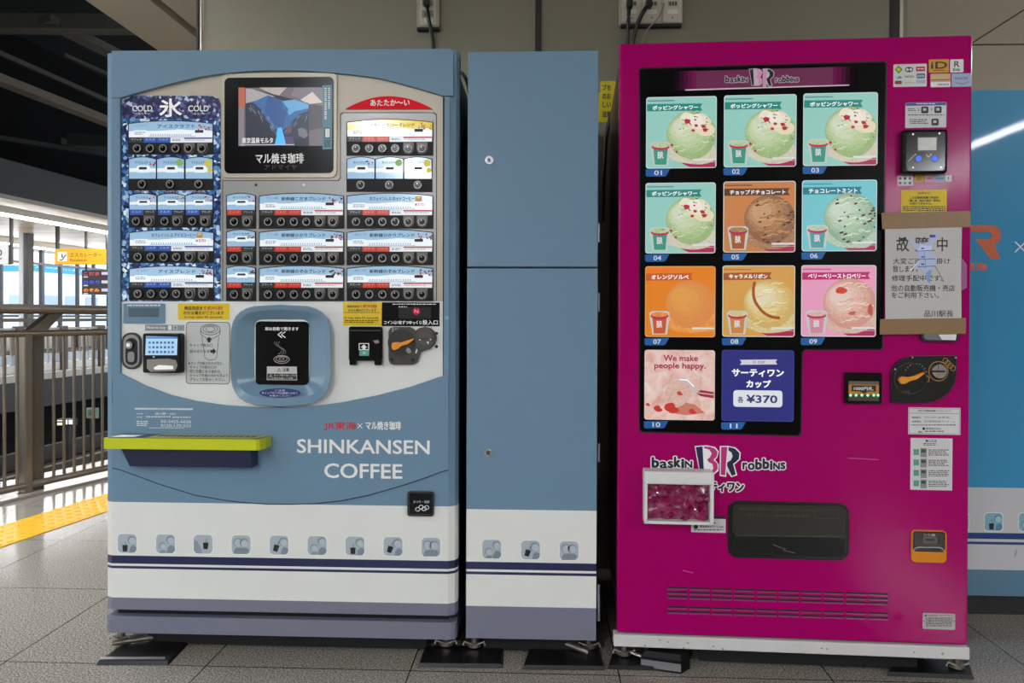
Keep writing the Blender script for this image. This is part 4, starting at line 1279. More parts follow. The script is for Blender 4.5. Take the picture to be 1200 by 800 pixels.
# the printed emblem below the window belongs to the door
d = Draw(PF, a)
wh2 = M('#f4f2f3', .45); nv2 = M('#141c46', .4); nk2 = M('#14182c', .4); pk2 = M('#c22a78', .4)
def emblem(d, off, navy_m, pink_m, word_m, out_m, f):
    """brand word mark in photo pixels; f moves and scales the layout of the large one"""
    def quad(pts, m, o): d.poly([f(*p) for p in pts], m, off+o)
    def txt(t, x0, y0, x1, y1, m, o, b): 
        p, q = f(x0, y0), f(x1, y1)
        d.text(t, p[0], p[1], q[0], q[1], m, off+o, b)
    for w, x0, x1, dy in (('baskiN', 763.5, 812, 0), ('robbiNs', 870, 921, 2)):
        n = len(w)
        wd = {'i': .45, 'k': .9, 's': .75, 'r': .75}
        tot = sum(wd.get(c, 1) for c in w)
        x = x0
        jit = [0, 1.2, .4, -1, .6, .2, -.4]
        for k, c in enumerate(w):
            cw = (x1-x0)*wd.get(c, 1)/tot
            hi = 535.3 if c in 'bk' else (537.2 if c == 'i' else 539.6)
            y0, y1 = hi+dy+jit[k]*.5, 548+dy+jit[k]*.5+(2.2 if False else 0)
            for q in range(10):
                g = 2*math.pi*q/10
                txt(c, x+1.25*math.cos(g), y0+1.25*math.sin(g), x+cw-.6+1.25*math.cos(g), y1+1.25*math.sin(g), out_m, .0002+.0001*(q/10), .06)
            txt(c, x, y0, x+cw-.6, y1, word_m, .0008, .055)
            x += cw
    quad([(814, 522.5), (828, 521.5), (838, 523.5), (842.5, 529), (840.5, 536), (838, 538.5), (842.5, 544), (842, 551.5), (837, 555.5), (820, 555.5)], out_m, .0004)
    quad([(815.3, 523.8), (823.3, 523), (825, 554.5), (820.8, 554.5)], navy_m, .0008)
    quad([(825.2, 523), (832, 523.4), (837.5, 525.2), (841, 529.5), (839.8, 535), (836, 538.5), (840.6, 543), (841, 549.5), (837, 553.8), (831.5, 554.5), (836, 549), (835, 543.5), (831, 541.5), (828.5, 538.2), (832, 535.5), (834.2, 531), (831, 526.5), (825.2, 525)], pink_m, .0008)
    quad([(843.6, 522.5), (853, 522.3), (862, 524), (868, 530), (867.5, 538), (862.5, 542.5), (860.5, 544), (864, 556.5), (857, 559), (851.5, 552), (851, 558.6), (843.4, 557.5)], out_m, .0004)
    quad([(845, 523.6), (852.3, 523.6), (849.8, 557), (844.8, 556)], pink_m, .0008)
    quad([(854, 523.6), (861, 525.3), (866.5, 530.5), (866, 537.5), (861.5, 541.8), (859, 543), (862.2, 555.8), (857.5, 557.3), (851.8, 545), (852.3, 541.5), (856.5, 539), (858.5, 534.5), (857.2, 530), (853.5, 527.5)], navy_m, .0008)
emblem(d, .0002, nv2, pk2, nk2, wh2, lambda x, y: (x, y))
for q in range(10):
    g = 2*math.pi*q/10
    d.text('サーティワン', 810+1.2*math.cos(g), 564+1.2*math.sin(g), 871.8+1.2*math.cos(g), 576.3+1.2*math.sin(g), wh2, .0004+.0001*(q/10), .05)
d.text('サーティワン', 810, 564, 871.8, 576.3, nk2, .0008, .05)
for x, y, x2, y2 in ((993, 536.5, 1030, 538.5), (800, 668, 812, 671)):
    d.line([(x, y), (x2, y2)], .7, M('#d878ac', .4), .0003)
a.build('door', pink)

# display window
d = D(PF)
lsh = [(752, 81), (1036, 73), (1038, 75), (1033.5, 406), (1031, 408.6), (943, 408.9), (939.5, 412), (937.6, 506), (934.5, 509.4), (753, 505.2), (750.2, 502), (750.2, 83)]
PO_ = .0012
d.poly([(750.6, 79.2), (1037.3, 71.2), (1039.8, 74), (1035.2, 408), (1032, 410.4), (944, 410.6), (941, 413), (939.2, 508), (936, 511.3), (752, 507), (748.6, 503.5), (748.6, 82)], M('#2a1420', .3, .2), PO_, .0008)
d.poly(lsh, M('#040404', .3, spec=.1), PO_+.0008, .0008)
# fading magenta header with the word mark
n = 14
cols = ['#0a0608', '#1c0a16', '#330f28', '#4a1338', '#611846', '#701c50']
for k in range(6):
    x = 786+k*5
    d.rect(x, 83.5-k*.13, x+5, 106.2-k*.13, M(cols[k], .5, emit=.2, spec=.05), PO_+.0012)
    x2 = 1006-k*5
    d.rect(x2-5, 77.8+k*.13, x2, 100.6+k*.13, M(cols[k], .5, emit=.2, spec=.05), PO_+.0012)
d.poly([(816, 83.2), (976, 78.6), (976, 101.4), (816, 105.4)], M('#85225f', .35, emit=.35), PO_+.0011)
d.poly([(803, 104.6), (995, 99), (995, 100.3), (803, 106.2)], M('#e6d2dc', .35, emit=.5), PO_+.0015)
emblem(d, PO_+.0014, M('#14101c', .4), M('#c67aa2', .4, emit=.3), M('#16101a', .4), M('#e9dfe6', .4, emit=.35), lambda x, y: (893+(x-842)*.55, 91.5+(y-541)*.6-(x-842)*.012))
disp_p = d.build('display_panel', pink)

# ---- flavour tiles
def scoop_mat(name, stops, sc=140, dist=3.0):
    return ramp_mat(name, stops, sc, 3, 'noise', .4, emit=.62, distort=dist, stretch=(.45, 1, 1.15), rot=.5)
mint = scoop_mat('popping_scoop', [(.25, '#7fae58'), (.42, '#b5d68c'), (.55, '#d9ecb8'), (.72, '#f3f4dc')])
mint_top = scoop_mat('popping_scoop_top', [(.25, '#d6cfa6'), (.45, '#eee4c6'), (.6, '#f6f0dc'), (.75, '#fdf6ec')])
choco = scoop_mat('chocolate_scoop', [(.25, '#6a3f1e'), (.42, '#a8713e'), (.55, '#c98f55'), (.72, '#e6b47c')])
cmint = scoop_mat('mint_scoop', [(.25, '#8ab08a'), (.42, '#bcdcb4'), (.55, '#d3ead0'), (.72, '#eef8ea')])
orange = ramp_mat('orange_scoop', [(.3, '#f07a08'), (.5, '#f8960c'), (.7, '#ffab28')], 60, 3, 'noise', .4, emit=.72)
caram = scoop_mat('caramel_scoop', [(.25, '#d09a3c'), (.42, '#f0d478'), (.55, '#f8e6a0'), (.72, '#fff4cc')])
berry = scoop_mat('berry_scoop', [(.25, '#d48878'), (.42, '#f2b8a4'), (.55, '#f8d0be'), (.72, '#fde8dc')])
EM = lambda h, s=.7: M(h, .35, emit=s)
def clipx(pts, x1): return [(min(x, x1), y) for x, y in pts]
def lumpy(cx, cy, r, seed, amp=.03, n=40, squash=1.0):
    rr = random.Random(seed); ph = [rr.uniform(0, 6.28) for _ in range(5)]
    return [(cx+r*(1+amp*sum(math.sin((q+2)*2*math.pi*k/n+ph[q])/(q+1) for q in range(4)))*math.cos(2*math.pi*k/n), cy+squash*r*(1+amp*sum(math.sin((q+2)*2*math.pi*k/n+ph[q])/(q+1) for q in range(4)))*math.sin(2*math.pi*k/n)) for k in range(n)]
TO = PO_+.0024
_tone = {}
def tile(x0, y0, x1, y1, no, kind):
    d = D(PF)
    w, h = x1-x0, y1-y0
    X = lambda t: x0+w*t
    sk = {True: 0}
    slope = -.027+(.000087*(y0))       # rows on the turned front climb to the right in the photo
    Y = lambda t, xt=.5: y0+h*t
    styles = {'pop': ('#9fdcd0', '#1f9f94', 'ポッピングシャワー', mint), 'choco': ('#d98a4e', '#6e4230', 'チョップドチョコレート', choco), 'cmint': ('#7cd4de', '#188fa0', 'チョコレートミント', cmint),
              'orange': ('#f58a10', '#e8641c', 'オレンジソルベ', orange), 'caramel': ('#e6a850', '#c0601e', 'キャラメルリボン', caram), 'berry': ('#f7a8cc', '#d81e78', 'ベリーベリーストロベリー', berry)}
    if kind in styles:
        bg, bn, nm, sm = styles[kind]
        d.rect(x0, y0, x1, y1, EM('#e2f0ee' if kind != 'orange' else '#f8b870', .6), TO, .0012, r=3)
        d.rect(x0+.8, y0+.8, x1-.8, y1-.8, EM(bg, .62), TO+.0002, r=2.6)
        d.rect(X(.02), Y(.05), X(.40), Y(.065), EM('#55808a' if kind == 'pop' else bn, .3), TO+.0004)
        bw = .80 if len(nm) <= 9 else .92
        if len(nm) <= 8: bw = .68
        d.poly([(X(.012), Y(.105)), (X(bw), Y(.095)), (X(bw-.03), Y(.145)), (X(bw), Y(.195)), (X(.012), Y(.205))], EM(bn, .5), TO+.0004)
        d.text(nm, X(.09), Y(.12), X(bw-.06), Y(.185), EM('#ffffff', .8), TO+.0007, .03)
        cx, cy, r = X(.645), Y(.535), w*.345
        o = TO+.0005
        sh_ = {'pop': '#f2eed0', 'choco': '#8a5a34', 'cmint': '#cfe4c8', 'orange': '#f48c10', 'caramel': '#f4e0a0', 'berry': '#f6c8b4'}[kind]
        # red dish under the scoop and frayed skirt
        if kind != 'orange':
            d.poly(clipx([(X(.50), Y(.93)), (X(.98), Y(.86)), (X(.98), Y(.985)), (X(.62), Y(.985))], x1-1), EM('#c8245e', .5), o)
        d.poly(clipx([(min(x, x1-1), min(y, Y(.955))) for x, y in lumpy(X(.66), Y(.77), w*.36, no, .05, 44, .52)], x1-1), sm if kind != 'pop' else mint_top, o+.0001)
        tones = {'pop': ('#a4c478', '#bcd996', '#cfe6ae', '#deedc2', '#ecf4d8'), 'choco': ('#8e5626', '#aa6c36', '#c08248', '#d0965a', '#dfac74'), 'cmint': ('#93b894', '#aecfab', '#c0dcbc', '#d0e8cc', '#e2f2de'),
                 'orange': ('#f58c10', '#f69312', '#f89a14', '#faa21a', '#fcaa24'), 'caramel': ('#e4b854', '#f0cc74', '#f6dc92', '#fae8b0', '#fdf2cc'), 'berry': ('#e29a88', '#eeb09e', '#f5c2b0', '#f9d0c0', '#fce2d6')}[kind]
        if kind not in _tone:
            f_ = tones
            _tone[kind] = [ramp_mat('scoop_print', [(.36, f_[max(0, q-1)]), (.5, f_[q]), (.64, f_[min(4, q+1)])], 210, 3, 'noise', .4, emit=.66, distort=2.0, stretch=(.5, 1, 1.4), rot=.35) for q in range(5)]
        for q in range(5):
            s_ = 1-q*.155
            d.poly(clipx(lumpy(cx-r*.085*q, cy-r*.075*q, r*s_, 3, 0.018 if q == 0 else .045), x1-1), _tone[kind][q], o+.0002+.00002*q)
        rr = random.Random(21+len(kind))
        if kind != 'orange':
            for q in range(26):
                yy = rr.uniform(-.85, .9); hw = math.sqrt(max(.02, 1-yy*yy))*.93
                xa = rr.uniform(-hw, hw*.5); xb = min(hw, xa+rr.uniform(.25, .7))
                seg = [(cx+r*(xa+(xb-xa)*t), cy+r*(yy+.22*(xa+(xb-xa)*t)**2-.18*(xa+(xb-xa)*t)+.03*math.sin(9*t+q))) for t in [k/6 for k in range(7)]]
                d.line(clipx(seg, x1-1), rr.uniform(.6, 1.1), EM(tones[rr.choice((0, 1, 1, 4, 4))], .66), o+.00032)
        if kind == 'pop':
            cream = ('#efe3c4', '#f5ecd6', '#fbf4e6')
            for q, (px, py, s_) in enumerate(((.30, -.52, .50), (.52, -.25, .42), (-.12, -.68, .34), (.36, -.50, .36), (.12, -.66, .28), (.30, -.55, .2))):
                d.poly(clipx([(cx+(x-cx), y) for x, y in lumpy(cx+r*px, cy+r*py, r*s_, 30+q, .09, 30, .72) if math.hypot(x-cx, y-cy) < r*1.03], x1-1), EM(cream[q//2], .68), o+.00035+.00002*q)
            rr = random.Random(11)
            for (px, py, s_) in ((-.18, -.55, .14), (.18, -.38, .08), (.06, -.18, .08), (.48, -.35, .10), (.55, -.2, .11), (.15, -.62, .05), (-.62, .7, .06), (-.82, .42, .07)):
                d.poly(clipx([(cx+r*(px+s_*q), cy+r*(py+s_*z)) for q, z in ((-1, -.4), (-.2, -.8), (1, -.5), (.8, .5), (-.4, .7))], x1-1), EM('#d0203a', .55), o+.0006)
            for k in range(24):
                t = rr.uniform(3.6, 6.6); q = rr.uniform(.45, 1.05)
                px, py = cx+r*q*math.cos(t), cy+r*q*math.sin(t)
                d.poly(clipx([(px, py), (px+1.6, py+.3), (px+2.1, py+1.5), (px+.5, py+1.2)], x1-1), EM(rr.choice(['#2e5a44', '#4a6a4a', '#33442e']), .3), o+.0006)
            for k in range(9):
                px, py = cx-r*.75+r*1.5*rr.random(), Y(rr.uniform(.82, .93))
                d.poly(clipx([(px, py), (px+1.4, py+.4), (px+1.2, py+1.4)], x1-1), EM('#5a6a44', .3), o+.0006)
        elif kind in ('choco', 'cmint'):
            rr = random.Random(5)
            for k in range(26 if kind == 'cmint' else 20):
                t = rr.uniform(0, 6.28); q = math.sqrt(rr.uniform(.01, .92))
                px, py = cx+r*q*math.cos(t), cy+r*q*math.sin(t); L_ = rr.uniform(1.5, 5)
                d.poly(clipx([(px, py), (px+L_, py-L_*.35), (px+L_+1, py+.6), (px+.8, py+1.8)], x1-1), EM('#4a2a24' if kind == 'cmint' else '#5a3418', .25), o+.0005)
        elif kind == 'caramel':
            cv = [(884.5, 330), (882.8, 338), (883, 347), (885.2, 354), (888.5, 359), (893, 364.5), (898, 368.5), (905, 371.5), (914, 372.5)]
            d.line(cv, 3.6, EM('#d07818', .5), o+.0005); d.line(cv, 1.6, EM('#b4560c', .45), o+.0006)
        elif kind == 'berry':
            d.poly(lumpy(cx-r*.32, cy-r*.5, r*.2, 4, .12, 16, .75), EM('#e2442e', .6), o+.0005)
            d.poly(lumpy(cx+r*.1, cy+r*.38, r*.16, 5, .2, 14, .4), EM('#dc6a58', .5), o+.0005)
            d.poly(clipx(lumpy(cx+r*.8, cy+r*.25, r*.12, 6, .2, 14, 1.6), x1-1), EM('#e0604e', .5), o+.0005)
        # small tub in the corner
        tx0, tx1, ty0, ty1 = X(.075), X(.335), Y(.65), Y(.95)
        d.poly([(tx0-1.3, ty0+1), (tx0+2, ty0-1.5), (tx1-2, ty0-1.5), (tx1+1.3, ty0+1), (tx1+.8, ty0+9), (tx1-2, ty1+1.2), (tx0+2.4, ty1+1.2), (tx0-.6, ty0+9)], EM('#e9f0ea', .45), o+.0006)
        cupc = {'pop': '#3fae94', 'choco': '#c06a3a', 'cmint': '#57b8c0', 'orange': '#e8622a', 'caramel': '#e89a4a', 'berry': '#f0a0b8'}[kind]
        tm_, tw_ = (tx0+tx1)/2, (tx1-tx0)
        d.poly([(tm_-tw_*.40, ty0+5), (tm_+tw_*.40, ty0+5), (tm_+tw_*.31, ty1), (tm_-tw_*.31, ty1)], EM(cupc, .5), o+.0008)
        d.text('BR', tm_-3.4, ty0+10, tm_+3.4, ty0+18, EM('#f6eef2', .6), o+.001, .03)
        d.disc(tm_, ty0+4.3, tw_*.5, EM('#d4205e', .55), o+.0009, ry=3.9)
        d.disc(tm_, ty0+2.6, tw_*.48, sm, o+.0011, ry=3.0)
        d.rect(X(.67), Y(.865), X(.985), Y(.892), EM('#f2f6f4', .55), o+.0012)
        d.rect(X(.67), Y(.91), X(.985), Y(.917), EM('#e6ecea', .4), o+.0012)
    elif kind == 'happy':
        bgm = ramp_mat('strawberry_cream', [(.28, '#e8a090'), (.45, '#f6c8bc'), (.6, '#fbdcd2'), (.8, '#fff0ea')], 26, 4, 'noise', .4, emit=.7, distort=1.0)
        d.rect(x0, y0, x1, y1, bgm, TO, .0012, r=3)
        tx = EM('#c41e5e', .45)
        d.text('We make', X(.27), Y(.07), X(.76), Y(.16), tx, TO+.0006, .03)
        d.text('people happy.', X(.14), Y(.18), X(.87), Y(.29), tx, TO+.0006, .03)
        d.poly(lumpy(X(.48), Y(.62), w*.19, 9, .05), berry, TO+.0005)
        d.poly([(X(.30), Y(.80)), (X(.46), Y(.72)), (X(.72), Y(.78)), (X(.86), Y(.9)), (X(.6), Y(.93)), (X(.36), Y(.9))], EM('#e88a76', .5), TO+.0004)
        for px, py, s_ in ((.19, .84, .06), (.38, .83, .10), (.5, .62, .04), (.05, .78, .03), (.68, .88, .05)):
            d.poly(lumpy(X(px), Y(py), w*s_, 2, .2, 14, .7), EM('#e03a30', .55), TO+.0007)
        d.line([(X(.48), Y(.43)), (X(.60), Y(.44)), (X(.69), Y(.53)), (X(.74), Y(.63))], 5, EM('#d8ccca', .6), TO+.0007)
        d.line([(X(.50), Y(.42)), (X(.61), Y(.43)), (X(.70), Y(.52))], 1.2, EM('#fffaf8', .9), TO+.0009)
        d.poly([(X(.74), Y(.62)), (X(.80), Y(.57)), (X(.985), Y(.60)), (X(.985), Y(.69)), (X(.80), Y(.66))], EM('#b42a44', .5), TO+.0008)
        d.line([(X(.76), Y(.61)), (X(.985), Y(.64))], 1.0, EM('#f0dcdc', .6), TO+.001)
    else:
        d.rect(x0, y0, x1, y1, EM('#4a4fae', .5), TO, .0012, r=3); d.rect(x0+.7, y0+.7, x1-.7, y1-.7, EM('#2b2f8f', .5), TO+.0002, r=2.5)
        d.poly([(X(.25), Y(.135)), (X(.77), Y(.13)), (X(.745), Y(.165)), (X(.77), Y(.20)), (X(.25), Y(.205)), (X(.275), Y(.17))], EM('#e8e4ee', .6), TO+.0005)
        d.text('31 CUP', X(.43), Y(.15), X(.60), Y(.185), EM('#4a4a7a', .3), TO+.0008, .02)
        wt = EM('#ffffff', .8)
        d.text('サーティワン', X(.14), Y(.265), X(.86), Y(.375), wt, TO+.0006, .04)
        d.text('カップ', X(.34), Y(.42), X(.68), Y(.53), wt, TO+.0006, .04)
        d.rect(X(.16), Y(.565), X(.84), Y(.80), EM('#eef0f6', .65), TO+.0005, r=3.5)
        nvt = EM('#262a6a', .3)
        d.text('各', X(.22), Y(.65), X(.30), Y(.74), nvt, TO+.0008, .02)
        d.text('¥370', X(.34), Y(.63), X(.77), Y(.745), nvt, TO+.0008, .035)
    o = d.build('flavour_tile', disp_p)
    return o
tags = []
for no, (x0, y0, x1, y1, kind) in enumerate(((757.2, 113.2, 839.8, 197, 'pop'), (848.3, 111, 933.3, 195.5, 'pop'), (941.3, 108.7, 1028.6, 194, 'pop'),
        (756.4, 214, 838.6, 296.8, 'pop'), (847.6, 212.3, 932.3, 295.6, 'choco'), (939.8, 210.8, 1027.6, 294.2, 'cmint'),
        (756, 311.8, 838.3, 394.8, 'orange'), (846.7, 311, 931.6, 394.6, 'caramel'), (939, 310.5, 1026.8, 394.4, 'berry'),
        (755.2, 410, 837.7, 492, 'happy'), (845.8, 410.2, 930.4, 493.4, 'price')), 1):
    t = tile(x0, y0, x1, y1, no, kind)
    d = D(PF)
    d.poly([(x0-.5, y1+1.5), (x0+28, y1+.9), (x0+24, y1+8.2), (x0+22, y1+9.6), (x0+1, y1+9.8), (x0-.5, y1+8.4)], M('#1668b8', .35, emit=.45), TO, .001)
    d.text('%02d' % no, x0+9.5, y1+2.6, x0+18.5, y1+8.2, M('#f2f6fa', .4, emit=.5), TO+.0006, .02)
    d.build('number_tag', disp_p)
d = D(PF)
d.poly(lsh, glass_mat('display_glass', (1, 1, 1, 1), .02, .01), PO_+.0085)
d.build('glass_pane', disp_p)

# ---- payment marks, reader, notices on the door
SO = .0004
def sticker(x0, y0, x1, y1, hexc, r=1.0, rough=.45):
    d = D(PF); d.rect(x0, y0, x1, y1, M(hexc, rough), SO+.0008, .0008, r=r); return d
QO = SO+.0012
d = sticker(1047, 75, 1086, 101.5, '#d8d6d4')
d.poly([(1053, 76.5), (1058, 81.5), (1053, 86.5), (1048.5, 81.5)], M('#5f9a2c', .4), QO); d.disc(1053, 81.5, 2, M('#d8c83a', .4), QO+.0003)
d.rect(1060.5, 78.5, 1070, 84.5, M('#2a2a2e', .4), QO, r=3); d.disc(1063.3, 81.5, 1.7, M('#d8d6d4', .4), QO+.0003); d.disc(1067.3, 81.5, 1.7, M('#d8d6d4', .4), QO+.0003)
d.rect(1073.5, 78, 1084, 83.5, M('#b8203c', .4), QO); d.marks(1075, 80, 1083, 82, 1, wht, QO+.0003, full=True)
d.poly([(1048.5, 87.5), (1051.5, 91.5), (1054, 88.5), (1057.5, 90.5), (1056, 92), (1051, 92.5)], M('#3a9aa8', .4), QO)
d.text('manaca', 1060, 88.5, 1071, 90.8, M('#3a3a44', .4), QO, .02)
d.rect(1074, 86, 1084, 91.8, M('#1c5a8c', .4), QO, r=1.5); d.text('ICOCA', 1075, 87.8, 1083, 90.2, wht, QO+.0003, .02)
d.rect(1048.5, 94.5, 1057, 98.6, M('#9a2430', .4), QO, r=1.8); d.text('nimoca', 1060, 95.2, 1071, 97.6, M('#8a8a90', .4), QO); d.rect(1073.5, 93.5, 1084.5, 97.8, M('#a8b8c4', .4), QO)
d.build('sticker', pink)
d = sticker(1088.5, 69.5, 1112, 85, '#d09a1c'); d.text('iD', 1091, 72.2, 1110, 80.5, ink, QO, .03); d.rect(1094, 81.5, 1107, 82.8, M('#b8481c', .5), QO); d.build('sticker', pink)
d = sticker(1113.5, 69.5, 1129, 84.8, '#e2e0e2'); d.text('R', 1118.2, 71.5, 1124.5, 78.5, ink, QO, .02); d.text('Edy', 1117, 79.8, 1125.5, 83.8, ink, QO, .03); d.build('sticker', pink)
d = sticker(1090.5, 86.3, 1114, 102, '#c9b28c'); d.rect(1091, 90.2, 1113.5, 92.2, M('#e0b85a', .4), QO); d.rect(1091, 92.8, 1113.5, 94.2, M('#b84a5a', .4), QO); d.rect(1090.8, 96, 1113.8, 101.7, M('#eceaea', .4), QO); d.text('nanaco', 1099, 97.8, 1112, 100.2, M('#5a4a50', .4), QO+.0003, .02); d.build('sticker', pink)
d = sticker(1115.2, 86, 1138.3, 101.5, '#9fb2d0'); d.text('WAON', 1118.5, 90, 1134, 93.5, M('#8a5aa0', .4), QO, .02); d.line([(1120, 96), (1124, 98), (1130, 98), (1135, 95.5)], 1.2, M('#b06aa0', .4), QO); d.build('sticker', pink)
d = sticker(1061, 120, 1109, 149.5, '#d5d4d6'); d.rect(1061.3, 120.3, 1108.7, 123.6, M('#2f559c', .4), QO); d.marks(1074, 121, 1096, 122.8, 1, wht, QO+.0003, full=True)
for x, y in ((1079.5, 124.8), (1095, 124.5), (1091.5, 139)):
    d.rect(x, y, x+8.5, y+8, M('#26262a', .4), QO, r=1.5); d.rect(x+2.2, y+2, x+6, y+5, M('#c8c8ca', .4), QO+.0003)
for x, y in ((1075.8, 128.5), (1090.8, 128)):
    d.line([(x, y-1.8), (x+1.6, y), (x, y+1.8)], .7, ink, QO)
d.marks(1064, 127, 1074, 131, 2, M('#5a5a62', .4), QO); d.marks(1064, 134, 1107, 136.2, 1, M('#5a5a62', .4), QO, full=True); d.marks(1066, 139.5, 1088, 146, 3, M('#4a4a52', .4), QO)
d.build('sticker', pink)
# contactless reader
d = D(PF)
a_ = d.uvr(1058, 151, 1111.5, 203.5, .03); d.mb.box(a_[0], a_[2], -.03, 0, a_[1], a_[3], blk, .009, 3)
RO = .0304
d.rect(1062, 154.5, 1107.5, 200, M('#101012', .12), RO, r=5)
d.rect(1074.5, 160.2, 1098.5, 177, M('#3b3b3d', .3), RO+.0004); d.rect(1075.8, 161.3, 1097.4, 176, M('#bfc0bc', .4, vary=.15, scale=120, emit=.15), RO+.0008)
for x in (1076.5, 1095.5):
    d.disc(x, 185.7, 4.2, M('#0e2a6a', .3), RO+.0005); d.disc(x, 185.7, 3.4, M('#2f66f0', .3, emit=.9), RO+.0008)
d.line([(1085.5, 181), (1088, 184), (1091.5, 180.5)], .9, wht, RO+.0005)
d.line([(1064.5, 189), (1071, 182), (1074, 180.5)], 1.0, M('#b8b8ba', .3), RO+.0005)
for x, y in ((1070, 157.2), (1101, 156.2), (1070, 196.2), (1102.5, 196)):
    d.disc(x, y, 1.1, M('#cfcfd0', .3, .5), RO+.0005)
d.build('card_reader', pink)
for x0, y0, x1, y1, h in ((1051.8, 205.8, 1070, 217.5, '#d6d4d4'), (1071.5, 205.5, 1083, 213.2, '#c89a2a'), (1083.8, 205.3, 1094.5, 213.2, '#d8a0b0'), (1095, 205.2, 1107, 213.2, '#a0b0cc'), (1107.8, 205, 1115.3, 212.6, '#dcdadc')):
    d = sticker(x0, y0, x1, y1, h, .5)
    if x0 < 1060:
        for q in range(6):
            d.disc(x0+3+5.8*(q % 3), y0+3.2+5.4*(q//3), 1.7, M(['#4a6a3a', '#2c2c30', '#5a5a60', '#a03040', '#5a8a9a', '#4a4a50'][q], .4), QO)
    else:
        t_ = {1071.5: 'iD', 1083.8: 'QP', 1095: 'W', 1107.8: 'R'}[x0]
        if t_ in ('iD', 'R'):
            d.text(t_, x0+3, y0+2, x1-3, y1-2.2, ink, QO, .02)
        else:
            d.rect(x0+1.5, y0+3, x1-1.5, y0+4.6, M('#8a4a70' if t_ == 'QP' else '#6a6aa0', .4), QO)
    d.build('sticker', pink)
d = sticker(1056.3, 222.5, 1109.3, 251, '#dcc000', .6)
d.text('お知らせ', 1076, 224.8, 1090, 227.3, ink, QO, .03)
for t_, x0, x1, y in (('この自動販売機で商品を', 1066, 1100, 230), ('ご購入後、商品の返品・返金は', 1064, 1102, 233.5), ('お受けできません。', 1066, 1092, 237)):
    d.text(t_, x0, y, x1, y+2.8, ink, QO, .03)
d.marks(1058, 241.5, 1108, 248, 3, ink, QO, full=True)
d.build('sticker', pink)
# lock handle, mostly behind the paper, and the clear plate beside it
d = D(PF)
a_ = d.uvr(1079.5, 385, 1124, 400.3, .012); d.mb.prism(rrect(*a_, .014), -.012, 0, M('#1a191b', .25)); a_ = d.uvr(1082.5, 386.5, 1121, 398.3, .0126); d.mb.prism(rrect(*a_, .011), -.0126, None, M('#77767a', .3, .7)); d.poly([(1100, 392), (1121, 391.5), (1120, 398.5), (1104, 398)], M('#e6e4e4', .4), .013)
d.build('lock_handle', pink)
d = D(PF); d.poly([(1118, 300), (1128, 303), (1133, 310), (1133, 337), (1128, 340), (1118, 340)], M('#a86a94', .15), .003, .003); d.build('handle_plate', pink)
# note slot
d = D(PF)
a_ = d.uvr(990.5, 436.5, 1033.5, 472.8, .012); d.mb.prism(rrect(*a_, .005), -.012, 0, blk)
d.rect(994.5, 446.5, 1030, 450.5, M('#6a6660', .3, .5), .0124); d.rect(994.5, 450.5, 1030, 462, M('#c77f1e', .4), .0124); d.rect(998, 451.5, 1026.5, 458.5, M('#141212', .4), .0127)
d.text('1000円札', 1000.5, 452.8, 1023.5, 457.4, wht, .0131, .02)
d.poly([(1008, 458.5), (1012.5, 461), (1017, 458.5)], M('#141212', .4), .0127)
d.rect(994.5, 462, 1030, 469.5, M('#4c4a46', .3, .3), .0124)
for x in (996.8, 1003.2, 1010, 1017, 1024, 1029):
    d.disc(x, 463, 1.5, M('#8af0a8', .3, emit=1.6), .0129)
d.build('banknote_slot', pink)
# leaf shaped coin plate
d = D(PF)
leaf = [(1044.5, 437), (1047, 430), (1052, 424), (1060, 419), (1070, 417), (1121, 416.5), (1121.3, 420), (1121, 438), (1119, 449), (1113, 459), (1104, 466.5), (1093, 471), (1082, 472.3), (1044.5, 471.8)]
d.poly(leaf, M('#1d1c1e', .3), .009, .009); d.poly([(1083+(x-1083)*.975, 444.5+(y-444.5)*.965) for x, y in leaf], M('#0b0a0b', .25), .0095)
u, v = PF.uv(1066.5, 443.5, .01); d.mb.ring_y(u, v, .046, .043, -.012, -.0095, M('#2b2a2b', .3), 30)
go = M('#b98a3a', .35, .4)
d.line([(1099.8+11.3*math.cos(2*math.pi*k/32), 434.8+11.3*math.sin(2*math.pi*k/32)) for k in range(33)], .8, go, .0099)
for k in range(4):
    d.line([(1108+k*2.9+3*math.cos(2*math.pi*q/14), 422.5+k*2.9+3*math.sin(2*math.pi*q/14)) for q in range(15)], .6, go, .0099+.0001*k)
d.line([(1088, 448), (1089, 442), (1086, 440)], 1.0, go, .0099)
for k in range(9):
    t = math.radians(-150+k*16); d.disc(1073+15*math.cos(t)*.9, 441+15*math.sin(t), .8, M('#8a8480', .4), .0099)
for x, y in ((1069.5, 418.5), (1120, 419), (1049, 432.5)):
    d.disc(x, y, 1.0, M('#d8d2d4', .3, .5), .0099)
d.text('おつり', 1058, 458, 1066, 460.5, M('#8a8480', .4), .0099)
d.build_ = None
cp = d.build('coin_slot', pink)
d = D(PF); u, v = PF.uv(1099.8, 434.8, .01)
d.mb.cyl_y(u, v, .0215, -.018, -.0095, M('#b9b4ae', .2, .9), 24, .020); d.rect(1092.5, 434, 1107.5, 436.2, ink, .0186); d.rect(1099.2, 428, 1100.2, 433.5, M('#6a6662', .3, .6), .0186)
d.build('coin_inlet', cp)
d = D(PF)
d.poly([(1053.5, 446), (1055, 442.3), (1059, 441), (1066, 441.8), (1072, 440.5), (1082.8, 436), (1083.2, 438), (1075, 444), (1066, 446.6), (1061, 449.6), (1056.5, 449.7)], M('#e8921c', .35), .022, .011)
d.build('return_lever', cp)
